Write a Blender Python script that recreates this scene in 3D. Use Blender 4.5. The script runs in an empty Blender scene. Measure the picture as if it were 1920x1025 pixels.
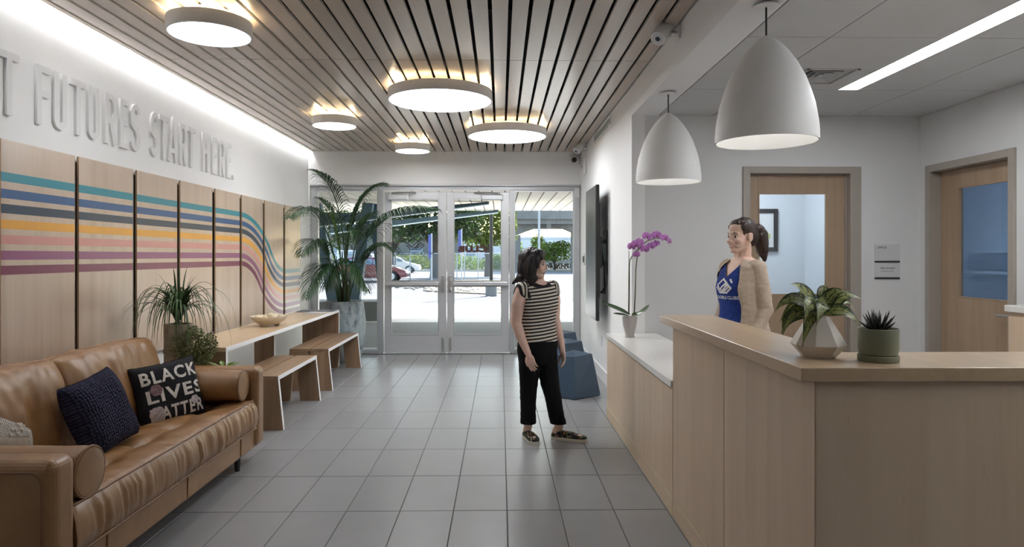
import bpy, math, random
from mathutils import Vector as V, Matrix, noise
from mathutils.bvhtree import BVHTree
R = random.Random(7)
S = bpy.context.scene
COL = S.collection
PI = math.pi
# ---------------------------------------------------------------- camera, sky, sun, exposure
cam_data = bpy.data.cameras.new('camera'); cam = bpy.data.objects.new('camera', cam_data); COL.objects.link(cam)
F_PX = 1263.0
cam_data.sensor_width = 36.0; cam_data.lens = F_PX / 1920 * 36.0
cam_data.shift_y = -(512.5 - 479.0) / 1920.0
cam_data.clip_start = 0.05; cam_data.clip_end = 600
cam.location = (0, 0, 1.466)
cam.rotation_euler = (PI / 2, 0, -math.atan(22 / F_PX))
S.camera = cam
w = bpy.data.worlds.new('sky'); S.world = w; w.use_nodes = True
nt = w.node_tree; bg = nt.nodes['Background']
sky = nt.nodes.new('ShaderNodeTexSky'); sky.sky_type = 'NISHITA'; sky.sun_disc = False
sky.sun_elevation = math.radians(48); sky.sun_rotation = math.radians(20); sky.dust_density = 1.5; sky.air_density = 1.4
nt.links.new(sky.outputs[0], bg.inputs[0]); bg.inputs[1].default_value = 0.30
sun = bpy.data.lights.new('sun', 'SUN'); sun.energy = 8.0; sun.angle = math.radians(0.6); sun.color = (1, .96, .88)
so = bpy.data.objects.new('sun', sun); COL.objects.link(so)
so.rotation_euler = V((-0.45, -0.72, -0.95)).to_track_quat('-Z', 'Y').to_euler()
S.view_settings.view_transform = 'Standard'; S.view_settings.look = 'None'
S.view_settings.gamma = 1; S.view_settings.use_curve_mapping = False
S.view_settings.exposure = 1.02
LAMP_L, GLOW_L, COVE_L, STRIP_L, OFFICE_L = 9.3, 38.0, 38.0, 15.6, 13.0
S.cycles.use_denoising = True
S.cycles.max_bounces = 10; S.cycles.transparent_max_bounces = 24
S.cycles.sample_clamp_indirect = 6.0

# ---------------------------------------------------------------- helpers
class MB:
    """collects shapes for ONE mesh object"""
    def __init__(s): s.v = []; s.f = []; s.m = []; s.uv = None
    def add(s, vs, fs, m=0):
        o = len(s.v); s.v += [tuple(p) for p in vs]
        for f in fs: s.f.append(tuple(i + o for i in f)); s.m.append(m)
        return s
    def hexa(s, p, m=0):
        return s.add(p, [(0, 3, 2, 1), (4, 5, 6, 7), (0, 1, 5, 4), (1, 2, 6, 5), (2, 3, 7, 6), (3, 0, 4, 7)], m)
    def box(s, x0, x1, y0, y1, z0, z1, m=0):
        return s.hexa([(x0, y0, z0), (x1, y0, z0), (x1, y1, z0), (x0, y1, z0), (x0, y0, z1), (x1, y0, z1), (x1, y1, z1), (x0, y1, z1)], m)
    def loft(s, rings, m=0, caps=True, closed=True):
        n = len(rings[0]); vs = [p for r in rings for p in r]; fs = []
        for k in range(len(rings) - 1):
            for i in range(n if closed else n - 1):
                j = (i + 1) % n
                fs.append((k * n + i, k * n + j, (k + 1) * n + j, (k + 1) * n + i))
        if caps and closed:
            fs.append(tuple(reversed(range(n)))); fs.append(tuple((len(rings) - 1) * n + i for i in range(n)))
        return s.add(vs, fs, m)
    def tube(s, path, rad, n=10, m=0, caps=True, flat=1.0):
        path = [V(p) for p in path]
        if not isinstance(rad, (list, tuple)): rad = [rad] * len(path)
        rings = []; prev = None
        for i, p in enumerate(path):
            t = (path[min(i + 1, len(path) - 1)] - path[max(i - 1, 0)]).normalized()
            if prev is None:
                a = V((0, 0, 1)) if abs(t.z) < .9 else V((1, 0, 0))
                prev = (a - t * a.dot(t)).normalized()
            else:
                q = prev - t * prev.dot(t)
                prev = q.normalized() if q.length > 1e-6 else prev
            b = t.cross(prev)
            rings.append([p + (prev * math.cos(2 * PI * k / n) + b * math.sin(2 * PI * k / n) * flat) * rad[i] for k in range(n)])
        return s.loft(rings, m, caps)
    def cyl(s, p0, p1, r0, r1=None, n=20, m=0): return s.tube([p0, p1], [r0, r0 if r1 is None else r1], n, m)
    def lathe(s, prof, cx=0, cy=0, cz=0, n=32, m=0, caps=False):
        rings = [[(cx + r * math.cos(2 * PI * k / n), cy + r * math.sin(2 * PI * k / n), cz + z) for k in range(n)] for r, z in prof]
        return s.loft(rings, m, caps)
    def ell(s, c, r, nu=16, nv=10, m=0, M=None):
        rings = []; vs = []
        for j in range(1, nv):
            a = PI * j / nv
            vs.append([V((math.sin(a) * math.cos(2 * PI * i / nu) * r[0], math.sin(a) * math.sin(2 * PI * i / nu) * r[1], -math.cos(a) * r[2])) for i in range(nu)])
        T = (lambda p: V(c) + (M @ p if M else p))
        pts = [T(p) for ring in vs for p in ring]; b = len(pts)
        pts += [T(V((0, 0, -r[2]))), T(V((0, 0, r[2])))]
        fs = []
        for k in range(nv - 2):
            for i in range(nu):
                j = (i + 1) % nu; fs.append((k * nu + i, k * nu + j, (k + 1) * nu + j, (k + 1) * nu + i))
        for i in range(nu):
            j = (i + 1) % nu; fs.append((b, j, i)); fs.append((b + 1, (nv - 2) * nu + i, (nv - 2) * nu + j))
        return s.add(pts, fs, m)
    def capsule(s, p0, p1, r0, r1, n=14, m=0):
        p0, p1 = V(p0), V(p1); t = (p1 - p0); L = t.length; t = t / max(L, 1e-6)
        path = []; rad = []
        for a in (80, 60, 40, 20): path.append(p0 - t * r0 * math.sin(math.radians(a))); rad.append(r0 * math.cos(math.radians(a)))
        path += [p0, p1]; rad += [r0, r1]
        for a in (20, 40, 60, 80): path.append(p1 + t * r1 * math.sin(math.radians(a))); rad.append(r1 * math.cos(math.radians(a)))
        return s.tube(path, rad, n, m)
    def prism(s, poly, fn, a0, a1, m=0):
        """extrude a 2-D outline; fn(u, v, a) -> xyz"""
        n = len(poly); vs = [fn(u, v, a0) for u, v in poly] + [fn(u, v, a1) for u, v in poly]
        return s.add(vs, [tuple(range(n)), tuple(reversed(range(n, 2 * n)))] + [(i, (i + 1) % n + 0, (i + 1) % n + n, i + n) for i in range(n)], m)
    def mesh(s, name, mats, off=V((0, 0, 0)), smooth=None):
        me = bpy.data.meshes.new(name)
        me.from_pydata([(p[0] - off.x, p[1] - off.y, p[2] - off.z) for p in s.v], [], s.f)
        for mt in (mats if isinstance(mats, (list, tuple)) else [mats]): me.materials.append(mt)
        if any(s.m): me.polygons.foreach_set('material_index', s.m)
        if s.uv:
            l = me.uv_layers.new(name='UVMap')
            for lp in me.loops: l.data[lp.index].uv = s.uv[lp.vertex_index]
        fix_normals(me)
        if smooth:
            me.polygons.foreach_set('use_smooth', [True] * len(me.polygons))
            if smooth is not True: me.set_sharp_from_angle(angle=math.radians(smooth))
        me.update(); return me
    def build(s, name, mats, parent=None, smooth=None, bevel=0, seg=2):
        off = wloc(parent) if parent else V((0, 0, 0))
        o = bpy.data.objects.new(name, s.mesh(name, mats, off, smooth)); COL.objects.link(o)
        if parent: o.parent = parent
        if bevel:
            b = o.modifiers.new('bevel', 'BEVEL'); b.width = bevel; b.segments = seg; b.limit_method = 'ANGLE'; b.angle_limit = math.radians(40)
        return o
import bmesh
def fix_normals(me):
    if len(me.polygons) > 60000: return
    bm = bmesh.new(); bm.from_mesh(me); bmesh.ops.recalc_face_normals(bm, faces=bm.faces); bm.to_mesh(me); bm.free()
def wloc(o):
    p = V((0, 0, 0))
    while o: p = p + o.location; o = o.parent
    return p
def tag(o, label=None, cat=None, group=None, kind=None):
    if label: o['label'] = label
    if cat: o['category'] = cat
    if group: o['group'] = group
    if kind: o['kind'] = kind
    return o
def thing(name, loc, label, cat, group=None):
    o = bpy.data.objects.new(name, None); COL.objects.link(o); o.location = loc; o.empty_display_size = .05
    return tag(o, label, cat, group)
def struct(name, mb, mats, **k):
    return tag(mb.build(name, mats, **k), kind='structure')
def dup(root, loc, rz=0.0, label=None):
    def cp(o, par):
        c = o.copy(); COL.objects.link(c)
        if par: c.parent = par
        for ch in o.children: cp(ch, c)
        return c
    r = cp(root, None); r.location = loc; r.rotation_euler = (0, 0, rz)
    if label: r['label'] = label
    return r
def frame(d, up=(0, 0, 1)):
    d = V(d).normalized(); x = V(up).cross(d)
    if x.length < 1e-5: x = V((1, 0, 0))
    x.normalize(); return x, d, d.cross(x) * -1

# ---------------------------------------------------------------- materials
def new_mat(name):
    m = bpy.data.materials.new(name); m.use_nodes = True
    return m, m.node_tree, m.node_tree.nodes['Principled BSDF']
def lin(h):
    h = h.lstrip('#'); c = [int(h[i:i + 2], 16) / 255 for i in (0, 2, 4)]
    return tuple(x / 12.92 if x <= .04045 else ((x + .055) / 1.055) ** 2.4 for x in c)
def rgba(c): return tuple(lin(c) if isinstance(c, str) else c) + (1,)
def N(t, typ, **k):
    n = t.nodes.new(typ)
    for a, b in k.items(): setattr(n, a, b)
    return n
def L(t, a, b): t.links.new(a, b)
def math_n(t, op, a, b=None, clamp=False):
    n = N(t, 'ShaderNodeMath', operation=op, use_clamp=clamp)
    for i, x in enumerate((a, b)):
        if x is None: continue
        if isinstance(x, (int, float)): n.inputs[i].default_value = x
        else: L(t, x, n.inputs[i])
    return n.outputs[0]
def ramp(t, fac, stops, interp='LINEAR'):
    r = N(t, 'ShaderNodeValToRGB'); r.color_ramp.interpolation = interp
    e = r.color_ramp.elements
    while len(e) < len(stops): e.new(.5)
    for i, (p, c) in enumerate(stops): e[i].position = p; e[i].color = rgba(c)
    L(t, fac, r.inputs[0]); return r.outputs[0]
def noise_n(t, scale, detail=3, rough=.5, dist=0.0, vec=None, mapscale=None, coord='Object'):
    n = N(t, 'ShaderNodeTexNoise'); n.inputs['Scale'].default_value = scale; n.inputs['Detail'].default_value = detail
    n.inputs['Roughness'].default_value = rough; n.inputs['Distortion'].default_value = dist
    if vec is None: vec = N(t, 'ShaderNodeTexCoord').outputs[coord]
    if mapscale:
        mp = N(t, 'ShaderNodeMapping'); mp.inputs['Scale'].default_value = mapscale; L(t, vec, mp.inputs[0]); vec = mp.outputs[0]
    L(t, vec, n.inputs['Vector']); return n.outputs[0]
def bump(t, b, h, strength=.2, dist=.01):
    n = N(t, 'ShaderNodeBump'); n.inputs['Strength'].default_value = strength; n.inputs['Distance'].default_value = dist
    L(t, h, n.inputs['Height']); L(t, n.outputs[0], b.inputs['Normal'])
def rand_value(t, col, amt):
    """per-object brightness variation"""
    oi = N(t, 'ShaderNodeObjectInfo'); h = N(t, 'ShaderNodeHueSaturation')
    mr = N(t, 'ShaderNodeMapRange'); mr.inputs['To Min'].default_value = 1 - amt; mr.inputs['To Max'].default_value = 1 + amt
    L(t, oi.outputs['Random'], mr.inputs[0]); L(t, mr.outputs[0], h.inputs['Value']); L(t, col, h.inputs['Color'])
    return h.outputs[0]
def plain(name, c, rough=.5, metal=0.0, var=.04, scale=6, bmp=0.0, bscale=80, spec=.5, coat=0):
    m, t, b = new_mat(name); c = lin(c) if isinstance(c, str) else c
    f = noise_n(t, scale, 4)
    L(t, ramp(t, f, [(.3, tuple(x * (1 - var) for x in c)), (.7, tuple(min(1, x * (1 + var)) for x in c))]), b.inputs['Base Color'])
    b.inputs['Roughness'].default_value = rough; b.inputs['Metallic'].default_value = metal; b.inputs['Specular IOR Level'].default_value = spec
    if coat: b.inputs['Coat Weight'].default_value = coat
    if bmp: bump(t, b, noise_n(t, bscale, 3), bmp, .004)
    return m
def wood(name, c1, c2, c3, axis=2, scale=1.0, rough=.4, amt=.05, spec=.45, knots=True, coat=0.0, relief=.022):
    m, t, b = new_mat(name)
    s = [26.0, 26.0, 26.0]; s[axis] = 1.3
    g = [70.0, 70.0, 70.0]; g[axis] = 3.5
    vec = N(t, 'ShaderNodeTexCoord').outputs['Object']
    oi = N(t, 'ShaderNodeObjectInfo'); ad = N(t, 'ShaderNodeVectorMath', operation='ADD'); sc = N(t, 'ShaderNodeVectorMath', operation='SCALE')
    L(t, oi.outputs['Random'], sc.inputs['Scale']); sc.inputs[0].default_value = (7, 11, 5)
    L(t, vec, ad.inputs[0]); L(t, sc.outputs[0], ad.inputs[1]); vec = ad.outputs[0]
    a = noise_n(t, .35 * scale, 5, .55, .6, vec, s); f = noise_n(t, 1.0 * scale, 4, .6, .2, vec, g)
    cl = noise_n(t, 1.6, 2, .5, 0, vec)
    mix = math_n(t, 'ADD', math_n(t, 'MULTIPLY', a, .62), math_n(t, 'ADD', math_n(t, 'MULTIPLY', f, .2), math_n(t, 'MULTIPLY', cl, .18)))
    col = ramp(t, mix, [(.32, c3), (.5, c2), (.66, c1)])
    if knots:
        k = N(t, 'ShaderNodeTexVoronoi'); k.inputs['Scale'].default_value = 1.0
        mp = N(t, 'ShaderNodeMapping'); q = [16, 16, 16]; q[axis] = 4; mp.inputs['Scale'].default_value = q
        L(t, vec, mp.inputs[0]); L(t, mp.outputs[0], k.inputs['Vector'])
        kr = ramp(t, k.outputs['Distance'], [(0, (.72, .66, .6)), (.10, (1, 1, 1))])
        mm = N(t, 'ShaderNodeMix', data_type='RGBA', blend_type='MULTIPLY'); mm.inputs[0].default_value = .55
        L(t, col, mm.inputs[6]); L(t, kr, mm.inputs[7]); col = mm.outputs[2]
    L(t, rand_value(t, col, amt), b.inputs['Base Color'])
    L(t, math_n(t, 'ADD', math_n(t, 'MULTIPLY', f, .03), max(rough, .305) - .015), b.inputs['Roughness'])
    b.inputs['Specular IOR Level'].default_value = spec
    if coat: b.inputs['Coat Weight'].default_value = coat; b.inputs['Coat Roughness'].default_value = .2
    if relief: bump(t, b, f, relief, .002)
    return m
def emit(name, c, strength):
    m, t, b = new_mat(name); b.inputs['Base Color'].default_value = rgba(c); b.inputs['Emission Color'].default_value = rgba(c)
    b.inputs['Emission Strength'].default_value = strength; return m
def glass(name, tint=(1, 1, 1), refl=1.0, rough=.0):
    m, t, b = new_mat(name); t.nodes.remove(b); out = t.nodes['Material Output']
    tr = N(t, 'ShaderNodeBsdfTransparent'); tr.inputs[0].default_value = rgba(tint)
    gl = N(t, 'ShaderNodeBsdfGlossy'); gl.inputs['Roughness'].default_value = rough
    lw = N(t, 'ShaderNodeLayerWeight'); lw.inputs[0].default_value = .5
    f5 = math_n(t, 'ADD', math_n(t, 'MULTIPLY', math_n(t, 'POWER', lw.outputs['Facing'], 5.0), .9), .04)
    mx = N(t, 'ShaderNodeMixShader'); L(t, math_n(t, 'MULTIPLY', f5, refl), mx.inputs[0]); L(t, tr.outputs[0], mx.inputs[1]); L(t, gl.outputs[0], mx.inputs[2])
    L(t, mx.outputs[0], out.inputs[0]); return m

M = {}
M['wall'] = plain('white_paint', (.89, .89, .89), .6, var=.012, scale=3, bmp=.05, bscale=160)
M['wall_grey'] = plain('pale_grey_paint', (.70, .70, .70), .6, var=.012, scale=3, bmp=.05, bscale=160)
M['ceil'] = plain('ceiling_white', (.60, .60, .60), .85, var=.02, scale=4, bmp=.1, bscale=300)
M['dark'] = plain('black_backing', (.012, .012, .012), .9)
M['maple'] = wood('maple_veneer', (.70, .545, .395), (.655, .50, .355), (.575, .43, .30), 2, 1, .38, .03)
M['maple_y'] = wood('maple_along', (.62, .46, .30), (.57, .415, .265), (.49, .35, .215), 1, 1, .3, .03, coat=.2)
M['maple_x'] = wood('maple_across', (.60, .44, .28), (.54, .39, .245), (.46, .32, .2), 0, 1, .34, .03)
M['plinth'] = wood('pale_maple_plinth', (.68, .54, .38), (.63, .49, .335), (.55, .42, .28), 1, 1, .42, .03, knots=False)
M['slat'] = wood('ceiling_slat_wood', (.53, .44, .365), (.485, .40, .33), (.43, .35, .285), 1, .9, .26, .10, spec=.6, knots=False, coat=.3, relief=0)
M['slat_edge_lit'] = plain('lit_slat_edge', (.80, .74, .66), .4)  # slat sides coloured pale for the light their edges catch
M['panel'] = wood('panel_birch', (.60, .48, .38), (.545, .425, .33), (.45, .335, .25), 2, .8, .24, .03, spec=.5, coat=.25)
M['walnut'] = wood('bench_walnut', (.36, .24, .15), (.28, .18, .11), (.19, .12, .07), 1, 1.1, .42, .08)
M['walnut_z'] = wood('bench_walnut_upright', (.36, .24, .15), (.28, .18, .11), (.19, .12, .07), 2, 1.1, .42, .08)
M['door_wood'] = wood('door_maple', (.40, .29, .195), (.36, .255, .17), (.31, .215, .14), 2, 1, .4, .02, knots=False)
M['frame_paint'] = plain('taupe_frame_paint', (.36, .32, .28), .45, var=.02)
M['white_edge'] = plain('white_laminate_edge', (.86, .86, .88), .35, var=.01)
M['white_stone'] = plain('white_quartz', (.80, .78, .74), .16, var=.03, scale=25)
M['alu'] = plain('anodised_aluminium', (.55, .56, .58), .42, .6, var=.02)
M['alu_light'] = plain('satin_aluminium', (.66, .67, .69), .38, .5, var=.02)
M['steel'] = plain('brushed_steel', (.6, .6, .6), .3, .9)
M['white_metal'] = plain('white_powder_coat', (.85, .85, .845), .5, var=.01)
M['white_plastic'] = plain('white_plastic', (.74, .74, .74), .4, var=.01)
M['black'] = plain('black_plastic', (.015, .015, .016), .35)
M['glass'] = glass('clear_glass', (.97, .985, .98), .8)
M['lamp'] = emit('lamp_diffuser', (.95, .975, 1), LAMP_L)
M['glow'] = emit('warm_up_light', (1, .80, .50), GLOW_L)
M['cove'] = emit('led_cove_strip', (.97, .985, 1), COVE_L)
M['strip'] = emit('linear_diffuser', (.95, .975, 1), STRIP_L)
M['unseen_room_lamp'] = emit('unseen_room_lamp', (.82, .91, 1), OFFICE_L)  # glow of the added lamps in the two rooms behind the doors
M['bulb'] = emit('pendant_bulb', (1, .97, .92), 9.0)

def tile_mat():
    m, t, b = new_mat('grey_porcelain_tile')
    oi = N(t, 'ShaderNodeObjectInfo'); ad = N(t, 'ShaderNodeVectorMath', operation='ADD'); sc = N(t, 'ShaderNodeVectorMath', operation='SCALE')
    L(t, oi.outputs['Random'], sc.inputs['Scale']); sc.inputs[0].default_value = (37, 23, 0)
    L(t, N(t, 'ShaderNodeTexCoord').outputs['Object'], ad.inputs[0]); L(t, sc.outputs[0], ad.inputs[1])
    a = noise_n(t, 3.0, 4, .55, .0, ad.outputs[0])
    col = ramp(t, a, [(.3, (.255, .256, .262)), (.7, (.285, .286, .292))])
    L(t, rand_value(t, col, .05), b.inputs['Base Color'])
    L(t, math_n(t, 'ADD', math_n(t, 'MULTIPLY', a, .04), .285), b.inputs['Roughness']); b.inputs['Specular IOR Level'].default_value = .55
    return m
M['tile'] = tile_mat()
M['grout'] = plain('grey_grout', (.13, .13, .128), .85, var=.08, scale=20)
def leather():
    m, t, b = new_mat('tan_leather')
    a = noise_n(t, 5, 5, .6, .4); v = N(t, 'ShaderNodeTexVoronoi'); v.inputs['Scale'].default_value = 260
    L(t, N(t, 'ShaderNodeTexCoord').outputs['Object'], v.inputs['Vector'])
    L(t, ramp(t, a, [(.25, (.20, .096, .036)), (.5, (.27, .138, .053)), (.75, (.345, .188, .078))]), b.inputs['Base Color'])
    L(t, math_n(t, 'ADD', math_n(t, 'MULTIPLY', a, .14), .29), b.inputs['Roughness']); b.inputs['Specular IOR Level'].default_value = .6
    wr = noise_n(t, 7, 3, .5, .3)
    bump(t, b, math_n(t, 'ADD', math_n(t, 'MULTIPLY', v.outputs['Distance'], .12), math_n(t, 'MULTIPLY', wr, .8)), .22, .012); return m
M['leather'] = leather()
M['piping'] = plain('leather_piping', (.22, .105, .045), .45)
def weave(name, c1, c2, scale, bm=.8):
    m, t, b = new_mat(name); uv = N(t, 'ShaderNodeTexCoord').outputs['UV']
    ch = N(t, 'ShaderNodeTexVoronoi'); ch.inputs['Scale'].default_value = scale; ch.inputs['Randomness'].default_value = .35; L(t, uv, ch.inputs['Vector'])
    L(t, ramp(t, ch.outputs['Distance'], [(.1, c1), (.75, c2)]), b.inputs['Base Color']); b.inputs['Roughness'].default_value = .9; b.inputs['Specular IOR Level'].default_value = .15
    bump(t, b, math_n(t, 'SUBTRACT', 1.0, ch.outputs['Distance']), bm, .02); return m
M['navy_knit'] = weave('navy_knit', (.045, .045, .085), (.012, .012, .028), 24, 1.0)
M['dark_cloth'] = plain('black_printed_cloth', (.016, .015, .018), .8, var=.5, scale=9, bmp=.2, bscale=120, spec=.2)
M['print_white'] = plain('cream_print', (.66, .62, .57), .8, var=.2, scale=30)
M['print_rose'] = plain('dusty_rose_print', (.23, .14, .15), .8, var=.4, scale=40)
M['print_rose_pale'] = plain('pale_rose_print', (.48, .43, .43), .8, var=.35, scale=40)
M['taupe_cloth'] = plain('taupe_cloth', (.22, .17, .125), .85, var=.1, scale=40, bmp=.3, bscale=300)
def woven_mat():
    m, t, b = new_mat('black_white_woven'); uv = N(t, 'ShaderNodeTexCoord').outputs['UV']
    sx = N(t, 'ShaderNodeSeparateXYZ'); L(t, uv, sx.inputs[0])
    def tri(x, k): return math_n(t, 'ABSOLUTE', math_n(t, 'SUBTRACT', math_n(t, 'FRACT', math_n(t, 'MULTIPLY', x, k)), .5))
    d = math_n(t, 'ADD', tri(sx.outputs[0], 14), tri(sx.outputs[1], 14))
    r = math_n(t, 'GREATER_THAN', math_n(t, 'FRACT', math_n(t, 'MULTIPLY', d, 3.0)), .5)
    L(t, ramp(t, r, [(.4, (.02, .02, .022)), (.6, (.62, .57, .5))]), b.inputs['Base Color']); b.inputs['Roughness'].default_value = .9
    bump(t, b, noise_n(t, 90, 2), .6, .01); return m
M['woven'] = woven_mat()
M['tassel'] = plain('cream_tuft_yarn', (.60, .54, .46), .95, var=.15, scale=60)
M['leaf'] = plain('palm_leaf_green', (.030, .075, .028), .42, var=.45, scale=5)
M['leaf_bright'] = plain('young_palm_leaf', (.12, .22, .035), .4, var=.4, scale=5)  # brighter, yellower green than the main palm leaf
M['strap_leaf'] = plain('strap_leaf_green', (.055, .105, .035), .42, var=.5, scale=6)
M['bush_leaf'] = plain('small_leaf_olive', (.19, .22, .085), .55, var=.5, scale=12)
M['stem'] = plain('plant_stem', (.07, .08, .03), .6, var=.3)
M['soil'] = plain('potting_soil', (.03, .022, .016), .95, var=.5, scale=60, bmp=.6)
def pot_mat():
    m, t, b = new_mat('weathered_blue_grey_glaze')
    a = noise_n(t, 5.5, 8, .7, .9); c = noise_n(t, 14, 6, .7, .6, None, (1, 1, .45))
    f = math_n(t, 'ADD', math_n(t, 'MULTIPLY', a, .5), math_n(t, 'MULTIPLY', c, .5))
    L(t, ramp(t, f, [(.38, (.10, .115, .12)), (.47, (.27, .33, .36)), (.53, (.36, .42, .45)), (.62, (.42, .40, .36))]), b.inputs['Base Color'])
    b.inputs['Roughness'].default_value = .6; bump(t, b, f, .3, .01); return m
M['pot_blue'] = pot_mat()
M['pot_tan'] = plain('tan_ceramic', (.33, .27, .19), .6, var=.12, scale=14)
M['pot_white'] = plain('warm_white_ceramic', (.70, .64, .56), .28, var=.02)
M['pot_green'] = plain('sage_green_ceramic', (.235, .245, .165), .55, var=.03)
M['pot_grey'] = plain('glazed_grey_pot', (.50, .46, .44), .3, var=.04)
M['bowl'] = plain('cream_ceramic', (.66, .58, .43), .4, var=.05)
M['blue_stool'] = plain('slate_blue_moulded_plastic', (.042, .078, .125), .3, var=.05)
M['paper'] = plain('paper', (.62, .62, .62), .6)
M['paper_dark'] = plain('printed_cover', (.16, .17, .22), .5, var=.6, scale=30)
M['screen'] = plain('dark_screen_glass', (.03, .031, .034), .32, spec=.35)
M['letter'] = plain('white_letter_paint', (.80, .80, .80), .55, var=.01)
M['sign'] = plain('sign_grey_plate', (.60, .60, .60), .4, var=.01)
M['ink'] = plain('dark_ink', (.03, .03, .035), .6)
# ---------------------------------------------------------------- room shell
XL, XR, YF, ZC = -2.84, 1.20, 10.02, 3.01        # hall: left wall, right wall, far wall, slat ceiling
XRR, YB, ZR = 3.86, 6.13, 2.745                  # reception: right wall, back wall, ceiling
YN, ZT = -6.0, 3.26
struct('wall_left', MB().box(XL - .15, XL, YN, YF + .2, 0, ZT), M['wall'])
wf = MB().box(XL, XR + .12, YF, YF + .16, 2.525, ZT).box(XL, -2.82, YF, YF + .16, 0, 2.525)
struct('wall_far', wf, M['wall'])
struct('wall_right', MB().box(XR, XR + .12, YB, YF, 0, ZT).box(XR, XR + .12, YF, YF + .16, 0, 2.525), M['wall'])
# reception back wall, opening for door (x 2.28..3.19)
OX0, OX1, OZ = 2.281, 3.205, 2.22
struct('wall_reception_back', MB().box(XR + .12, OX0, YB, YB + .14, 0, ZT).box(OX1, XRR + .14, YB, YB + .14, 0, ZT).box(OX0, OX1, YB, YB + .14, OZ, ZT), M['wall_grey'])
# reception right wall, opening y 4.98..5.97
PY0, PY1, PZ = 5.03, 5.965, 2.215
struct('wall_reception_right', MB().box(XRR, XRR + .14, YN, PY0, 0, ZT).box(XRR, XRR + .14, PY1, YB, 0, ZT).box(XRR, XRR + .14, PY0, PY1, PZ, ZT), M['wall_grey'])
struct('wall_behind', MB().box(XL - .15, XRR + .14, YN - .15, YN, 0, ZT), M['wall_grey'])
# soffit beam between hall and reception and its plaster border
struct('trim_soffit', MB().box(XR, XR + .24, YN, YB, ZR, ZT), M['wall'])
struct('ceiling_slab', MB().box(XL - .15, XRR + .14, YN, YF + .16, ZT, ZT + .1), M['wall'])
# ---- slat ceiling: every slat an object
cl = struct('ceiling', MB().box(-2.70, XR - .005, YN, YF, 3.075, 3.085), M['dark'])
yj = [-4.0, -.9, 2.215, 5.329, 8.443, YF - .004]
gaps = [-.955 + .1272 * k for k in range(-14, 17)]
edges = [-2.765] + gaps + [1.182]
cache = {}
for i in range(len(edges) - 1):
    x0 = edges[i] + (.0132 if i else 0); x1 = edges[i + 1] - (.0132 if i < len(edges) - 2 else 0)
    for j in range(5):
        y0, y1 = yj[j] + .004, yj[j + 1] - .004
        key = (round(x1 - x0, 4), j)
        if key not in cache:
            q_ = MB().box(0, x1 - x0, 0, y1 - y0, ZC, ZC + .022); q_.m = [0, 0, 0, 1, 0, 1]; o = q_.build('slat', [M['slat'], M['slat_edge_lit']], cl); cache[key] = o.data
        else:
            o = bpy.data.objects.new('slat', cache[key]); COL.objects.link(o); o.parent = cl
        o.location = (x0, y0, 0)
# suspension rails seen in the gaps
rl = MB()
for y in (3.2, 4.3, 6.4, 7.4, 9.2): rl.box(-2.70, 1.18, y, y + .03, 3.034, 3.07)
rl.build('support_rail', M['dark'], cl)
tr = MB().box(-2.782, -2.766, YN, YF - .004, ZC - .002, ZC + .03)
tr.build('edge_board', M['slat'], cl)
# LED strip on top of the slat edge, washing the wall
led = thing('led_strip', (-2.74, 4, 3.06), 'long white LED cove strip hidden above the left edge of the slat ceiling', 'light')
MB().box(-2.80, -2.745, -1.5, YF - .05, 3.038, 3.05).build('channel', M['white_metal'], led)
MB().box(-2.799, -2.785, -1.5, YF - .05, 3.034, 3.037).build('diffuser', M['cove'], led)
# ---- reception ceiling panels
rc = struct('ceiling_reception', MB().box(XR + .24, XRR, YN, YB, ZR + .055, ZR + .065), M['dark'])
xs = [1.445, 1.935, 3.215, 3.855]; ys = [YB - .003, 5.155, 3.915, 2.675, 1.435, .195, -1.1, -2.4, -3.7, YN]
VX0, VX1, VY0, VY1 = 2.10, 2.47, 4.57, 4.98
for i in range(3):
    for j in range(len(ys) - 1):
        y1, y0 = ys[j] - .004, ys[j + 1] + .004; x0, x1 = xs[i] + .004, xs[i + 1] - .004
        spans = [(x0, x1)]
        if i == 1 and j >= 1 and j < 5: spans = [(x0, 2.598), (2.752, x1)]
        for a, b in spans:
            if i == 1 and j == 1 and a < VX0:
                bm_ = MB().box(a, VX0, y0, y1, ZR, ZR + .02).box(VX1, b, y0, y1, ZR, ZR + .02).box(VX0, VX1, y0, VY0, ZR, ZR + .02).box(VX0, VX1, VY1, y1, ZR, ZR + .02)
            else: bm_ = MB().box(a, b, y0, y1, ZR, ZR + .02)
            bm_.build('ceiling_panel', M['ceil'], rc)
vt = thing('ceiling_vent', (VX0, VY0, ZR), 'square louvred air vent in the reception ceiling', 'vent')
MB().box(VX0, VX1, VY0, VY0 + .02, ZR - .006, ZR + .02).box(VX0, VX1, VY1 - .02, VY1, ZR - .006, ZR + .02).box(VX0, VX0 + .02, VY0, VY1, ZR - .006, ZR + .02).box(VX1 - .02, VX1, VY0, VY1, ZR - .006, ZR + .02).build('frame', M['ceil'], vt)
MB().box(VX0 + .02, VX1 - .02, VY0 + .02, VY1 - .02, ZR + .04, ZR + .045).build('duct_plate', M['dark'], vt)
for k in range(4):
    d = .035 + k * .042
    a0, a1, b0, b1 = VX0 + d, VX1 - d, VY0 + d, VY1 - d; q = MB()
    for (X0, X1, Y0, Y1, dx, dy) in ((a0, a1, b0, b0 + .006, 0, .022), (a0, a1, b1 - .006, b1, 0, -.022), (a0, a0 + .006, b0, b1, .022, 0), (a1 - .006, a1, b0, b1, -.022, 0)):
        q.hexa([(X0, Y0, ZR), (X1, Y0, ZR), (X1, Y1, ZR), (X0, Y1, ZR), (X0 + dx, Y0 + dy, ZR + .03), (X1 + dx, Y0 + dy, ZR + .03), (X1 + dx, Y1 + dy, ZR + .03), (X0 + dx, Y1 + dy, ZR + .03)])
    q.build('louvre', M['ceil'], vt)
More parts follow.
